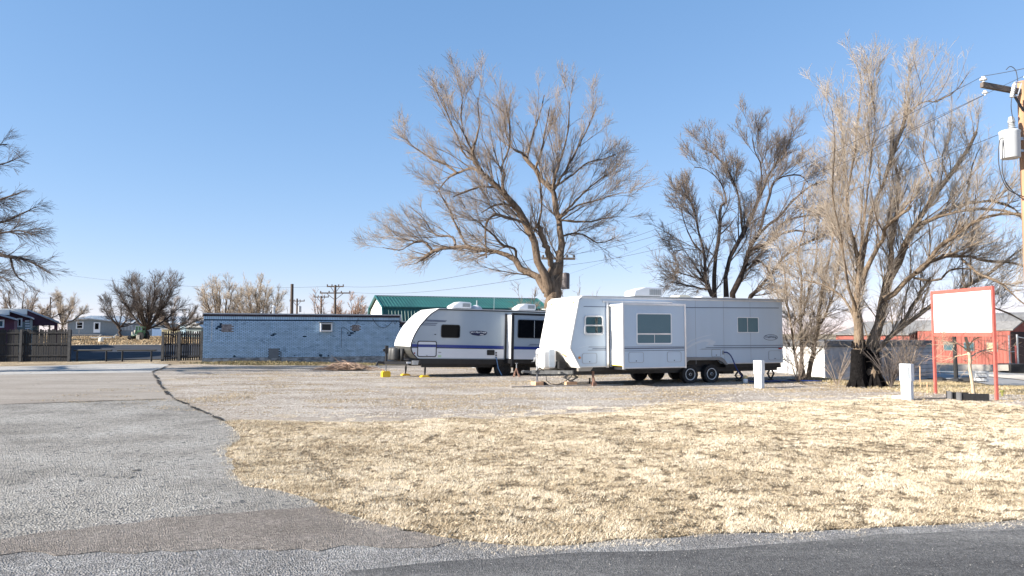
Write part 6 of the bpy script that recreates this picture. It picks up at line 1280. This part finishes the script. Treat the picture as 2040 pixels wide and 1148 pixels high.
m = MB(); m.tube([(0, 0, 0), (0, 0, 2.1)], .05, 7); m.build('post', galv, e); m = MB(); m.tube([(.5, 0, 0), (.5, 0, 2.15)], .06, 7); m.build('post', galv, e); m = MB(); m.tube([(0, 0, 1.0), (.5, 0, 1.0)], .03, 6); m.tube([(.5, 0, 2.0), (2.6, -.2, 1.5)], .03, 6); m.build('rail', galv, e); m = MB(); m.tube([(.25, -.3, 0), (.25, -.3, 1.4)], .06, 7); m.build('red_bollard', coral, e)

# ================================================================ UTILITY POLES AND WIRES
PD = 19.0; pt = P(2036, 163, PD); e = empty('utility_pole', (pt[0], PD, 0)); tag(e, 'tan wooden utility pole with grey transformer can at the right edge', 'utility pole')
m = MB(); m.tube([(0, 0, -.2), (0, 0, 3), (0, 0, pt[2])], [.16, .14, .115], 14); m.build('pole', pole_w, e, smooth=True)
ca = P(1956, 177, PD - .35); cb = (ca[0] - pt[0], -.35, ca[2]); m = MB(); m.beam((cb[0], cb[1], P(1960, 178, PD)[2]), (1.0, .25, P(2030, 188, PD)[2] - .02), .10, .13); m.build('crossarm', arm_w, e)
zc = P(1990, 182, PD)[2]; m = MB(); m.beam((-.45, -.25, zc - .08), (-.08, -.12, zc - .55), .04, .05); m.build('brace', black_steel, e)
def insul(x, y, z, s=1): 
    m = MB(); m.lathe([(.03 * s, -.05 * s), (.03 * s, 0), (.085 * s, .01), (.085 * s, .05 * s), (.05 * s, .06 * s), (.05 * s, .10 * s), (.001, .11 * s)], (x, y, z), 'z', 14); return m.build('insulator', porc, e, smooth=True)
insul(cb[0] + .05, cb[1], zc + .16); insul(cb[0] + .08, cb[1], zc - .18, .8); insul(.16, 0, pt[2] + .10, 1.1)
m = MB(); xx = P(1997, 190, PD)[0] - pt[0]; pr_ = [(.035, 0)] + [q for i in range(7) for q in ((.055, .05 * i + .01), (.035, .05 * i + .04))] + [(.03, .38)]; m.lathe(pr_, (0, 0, 0), 'z', 12); o = m.build('cutout_fuse', porc, e, smooth=True); o.location = (xx - .05, -.42, zc - .30); o.rotation_euler = (0, math.radians(14), 0)
m = MB(); m.tube([(xx + .05, -.42, zc + .10), (xx + .22, -.42, zc + .08), (xx + .10, -.42, zc - .26), (xx - .02, -.42, zc - .27)], .018, 6); m.build('fuse_holder', alu, e)
tp = P(2006, 318, PD); tx = P(2006, 290, PD)[0] - pt[0]; th = P(2006, 265, PD)[2] - tp[2]
m = MB(); m.lathe([(.21, 0), (.225, .02), (.235, th - .05), (.245, th - .03), (.245, th), (.20, th + .03), (.001, th + .05)], (tx, -.12, tp[2]), 'z', 24); tr = m.build('transformer_can', mat('transformer_grey', (.62, .64, .65), .45, var=.05), e, smooth=True)
m = MB(); m.lathe([(.06, 0)] + [q for i in range(4) for q in ((.09, .015 + .045 * i), (.055, .04 + .045 * i))] + [(.09, .20), (.06, .34), (.001, .36)], (tx + .06, -.12, tp[2] + th + .04), 'z', 14); m.build('bushing', mat('grey_porcelain', (.45, .46, .46), .4), tr, smooth=True)
m = MB(); m.beam((tx + .2, -.1, tp[2] + th * .75), (-.05, -.05, tp[2] + th * .75), .06, .08); m.beam((tx + .2, -.1, tp[2] + th * .3), (-.05, -.05, tp[2] + th * .3), .06, .06); m.build('mounting_bracket', galv, tr)
def hang(a, b, sag, r=.01, n=18):
    a, b = Vector(a), Vector(b); return [tuple(a.lerp(b, i / n) - Vector((0, 0, sag * 4 * (i / n) * (1 - i / n)))) for i in range(n + 1)]
m = MB(); topb = (tx + .06, -.12, tp[2] + th + .38)
m.tube(catmull([(xx - .05, -.42, zc - .32), (xx - .06, -.4, zc - .55), (xx + .08, -.25, zc - .9), topb], 12).tolist(), .010, 5)
m.tube(catmull([(xx + .12, -.42, zc + .12), (xx + .10, -.4, zc + .40), (xx - .02, -.38, zc + .52), (xx - .12, -.36, zc + .44)], 12).tolist(), .010, 5)
m.tube(catmull([(tx - .2, -.2, tp[2] + th * .75), (tx - .32, -.2, tp[2] + th * .6), (tx - .36, -.2, tp[2] - .2), (tx - .2, -.2, tp[2] - .75), (tx + .2, -.1, tp[2] - .95), (0.05, -.05, tp[2] - 1.0)], 24).tolist(), .012, 5)
m.tube(catmull([(tx - .2, -.2, tp[2] + th * .7), (tx - .26, -.22, tp[2] + th * .3), (tx - .27, -.2, tp[2] - .4), (tx - .05, -.15, tp[2] - .8), (0.02, -.1, tp[2] - 1.2)], 20).tolist(), .012, 5)
m.build('jumper_cable', wire_m, e)
# pole hidden behind the big tree trunk
e2 = empty('utility_pole', (P(1113, 700, 40)[0], 40.5, 0)); tag(e2, 'utility pole with crossarm and dark transformer behind the big tree trunk', 'utility pole')
zt2 = P(1113, 500, 40.5)[2]; m = MB(); m.tube([(0, 0, 0), (0, 0, zt2)], [.16, .12], 10); m.build('pole', far_pole, e2)
m = MB(); z2 = P(1140, 515, 40.5)[2]; m.beam((-.9, 0, z2), (.95, 0, z2 - .02), .1, .12); m.build('crossarm', arm_w, e2)
m = MB(); [m.lathe([(.06, 0), (.06, .12), (.001, .13)], (x_, 0, z2 + .06), 'z', 8) for x_ in (.88, .5, -.8)]; m.build('insulator', arm_w, e2)
m = MB(); m.lathe([(.23, 0), (.24, .8), (.2, .86), (.001, .9)], (.40, -.1, P(1125, 576, 40.5)[2]), 'z', 16); m.build('transformer_can', mat('dark_transformer', (.14, .12, .12), .6), e2, smooth=True)
def far_pole_f(px, pytop, D, arms, label, can=None, top=None, w=.16):
    b = P(px, pytop, D); z0 = hgt(b[0], D); e = empty('utility_pole', (b[0], D, z0)); tag(e, label, 'utility pole')
    m = MB(); m.tube([(0, 0, -.3), (0, 0, b[2] - z0)], [w, w * .75], 8); m.build('pole', far_pole, e)
    for (py, hw) in arms:
        zz = P(px, py, D)[2] - z0; m = MB(); m.beam((-hw, 0, zz), (hw, 0, zz), .12, .13); m.build('crossarm', far_pole, e); m = MB()
        m.beam((-hw * .55, -.08, zz - .03), (0, -.08, zz - .75), .04, .06); m.beam((hw * .55, -.08, zz - .03), (0, -.08, zz - .75), .04, .06)
        [m.lathe([(.06, 0), (.07, .16), (.001, .18)], (s_, 0, zz + .06), 'z', 6) for s_ in (-hw * .95, -hw * .4, hw * .4, hw * .95)]; m.build('brace', far_pole, e)
    if can: zz = P(px, can, D)[2] - z0; m = MB(); m.lathe([(.26, 0), (.26, .85), (.001, .95)], (.42, -.1, zz), 'z', 12); m.build('transformer_can', galv, e, smooth=True)
    return e
far_pole_f(582, 566, 62, [], 'tall plain brown pole rising behind the middle of the brick building', w=.17)
far_pole_f(592, 595, 110, [(600, 1.1)], 'small distant pole with crossarm and transformer beside the tall plain pole', can=622)
far_pole_f(640, 590, 100, [(592, 1.0)], 'distant pole with one crossarm left of the double crossarm pole')
far_pole_f(668, 568, 80, [(584, 1.65), (571, .9)], 'pole with two crossarms behind the right part of the brick building')
far_pole_f(101, 592, 90, [], 'thin plain pole rising above the carport roof', w=.1)
def wire(a, b, sag, label, r=.012, mt=wire_m):
    m = MB(); m.tube(hang(a, b, sag), r * .6, 4, cap=False); tag(m.build('power_line', mt), label, 'power line')
wl = (pt[0] + cb[0] + .05, PD + cb[1], zc + .28)
wire(wl, (e2.location.x + .88, 40.5, z2 + .2), .5, 'upper power line from the right pole down to the pole behind the big tree')
wire((wl[0] + .03, wl[1], zc - .2), (e2.location.x + .5, 40.5, z2 + .18), .7, 'lower power line from the right pole to the pole behind the big tree')
wire((pt[0] - .05, PD, zc - .9), (e2.location.x + .3, 40.5, z2 - .4), .6, 'service cable under the power lines between the right pole and the big tree')
wire(wl, P(2300, 60, 14), .1, 'power line leaving the right pole toward the upper right corner', r=.012)
wire((pt[0] + .16, PD, pt[2] + .2), (pt[0] - 9, PD + 45, pt[2] - 1.6), .4, 'power line running away from the top of the right pole', r=.010)
q = P(668, 571, 80); wire((q[0] + .9, 80, q[2]), (e2.location.x - .8, 40.5, z2 + .1), .6, 'upper thin wire from the double crossarm pole toward the big tree', r=.02)
wire((q[0] - .9, 80, q[2]), P(100, 543, 95), .8, 'upper thin wire across the sky left of the double crossarm pole', r=.02)
wire((q[0] + 1.5, 80, q[2] - .6), (e2.location.x - .9, 40.8, z2 - .9), .5, 'lower thin wire from the double crossarm pole toward the big tree', r=.018)
q = P(101, 594, 90); wire((q[0], 90, q[2]), (q[0] - 30, 80, q[2] + 1), .5, 'thin wire reaching the plain pole above the carport', r=.016)

SPLIT = ('panel_seam', 'swoosh_decal', 'lower_moulding', 'rim_slot', 'marker_light', 'side_stripe', 'slide_stripe', 'speed_decal', 'water_inlet', 'side_vent', 'screw', 'print', 'bare_mortar_spot', 'insulator', 'exhaust', 'step_rail', 'shutter', 'gas_bottles', 'curtain', 'deck', 'wall_stain', 'gutter_rail', 'stake', 'end_panel', 'roof_trim', 'conduit', 'vent_pipe', 'slack_cable', 'jumper_cable', 'upper_roof', 'lower_roof', 'slide_trim', 'slide_panel', 'lower_moulding', 'cover_seam', 'slide_frame', 'chassis_hanger', 'cab')
def split_loose(o):
    me = o.data; nv = len(me.vertices); par = list(range(nv))
    def find(a):
        while par[a] != a: par[a] = par[par[a]]; a = par[a]
        return a
    for e_ in me.edges:
        a, b = find(e_.vertices[0]), find(e_.vertices[1])
        if a != b: par[a] = b
    groups = {}
    for p_ in me.polygons: groups.setdefault(find(p_.vertices[0]), []).append(p_)
    if len(groups) < 2 or len(groups) > 40: return
    gl = list(groups.values())
    for gi, ps in enumerate(gl):
        ids = sorted({v for p_ in ps for v in p_.vertices}); mp = {v: i for i, v in enumerate(ids)}
        nm = bpy.data.meshes.new(me.name.split('.')[0]); nm.from_pydata([me.vertices[v].co[:] for v in ids], [], [tuple(mp[v] for v in p_.vertices) for p_ in ps])
        nm.polygons.foreach_set('use_smooth', [p_.use_smooth for p_ in ps])
        for mm_ in me.materials: nm.materials.append(mm_)
        nm.update(); n_o = o.copy(); n_o.data = nm; COL.objects.link(n_o)
    bpy.data.objects.remove(o)
for o in [o for o in bpy.data.objects if o.type == 'MESH' and o.parent and o.name.split('.')[0] in SPLIT and not o.children]: split_loose(o)

print('TRIS', sum(sum(len(p.vertices) - 2 for p in o.data.polygons) if len(o.data.polygons) < 5000 else len(o.data.polygons) * (len(o.data.polygons[0].vertices) - 2) for o in bpy.data.objects if o.type == 'MESH'))
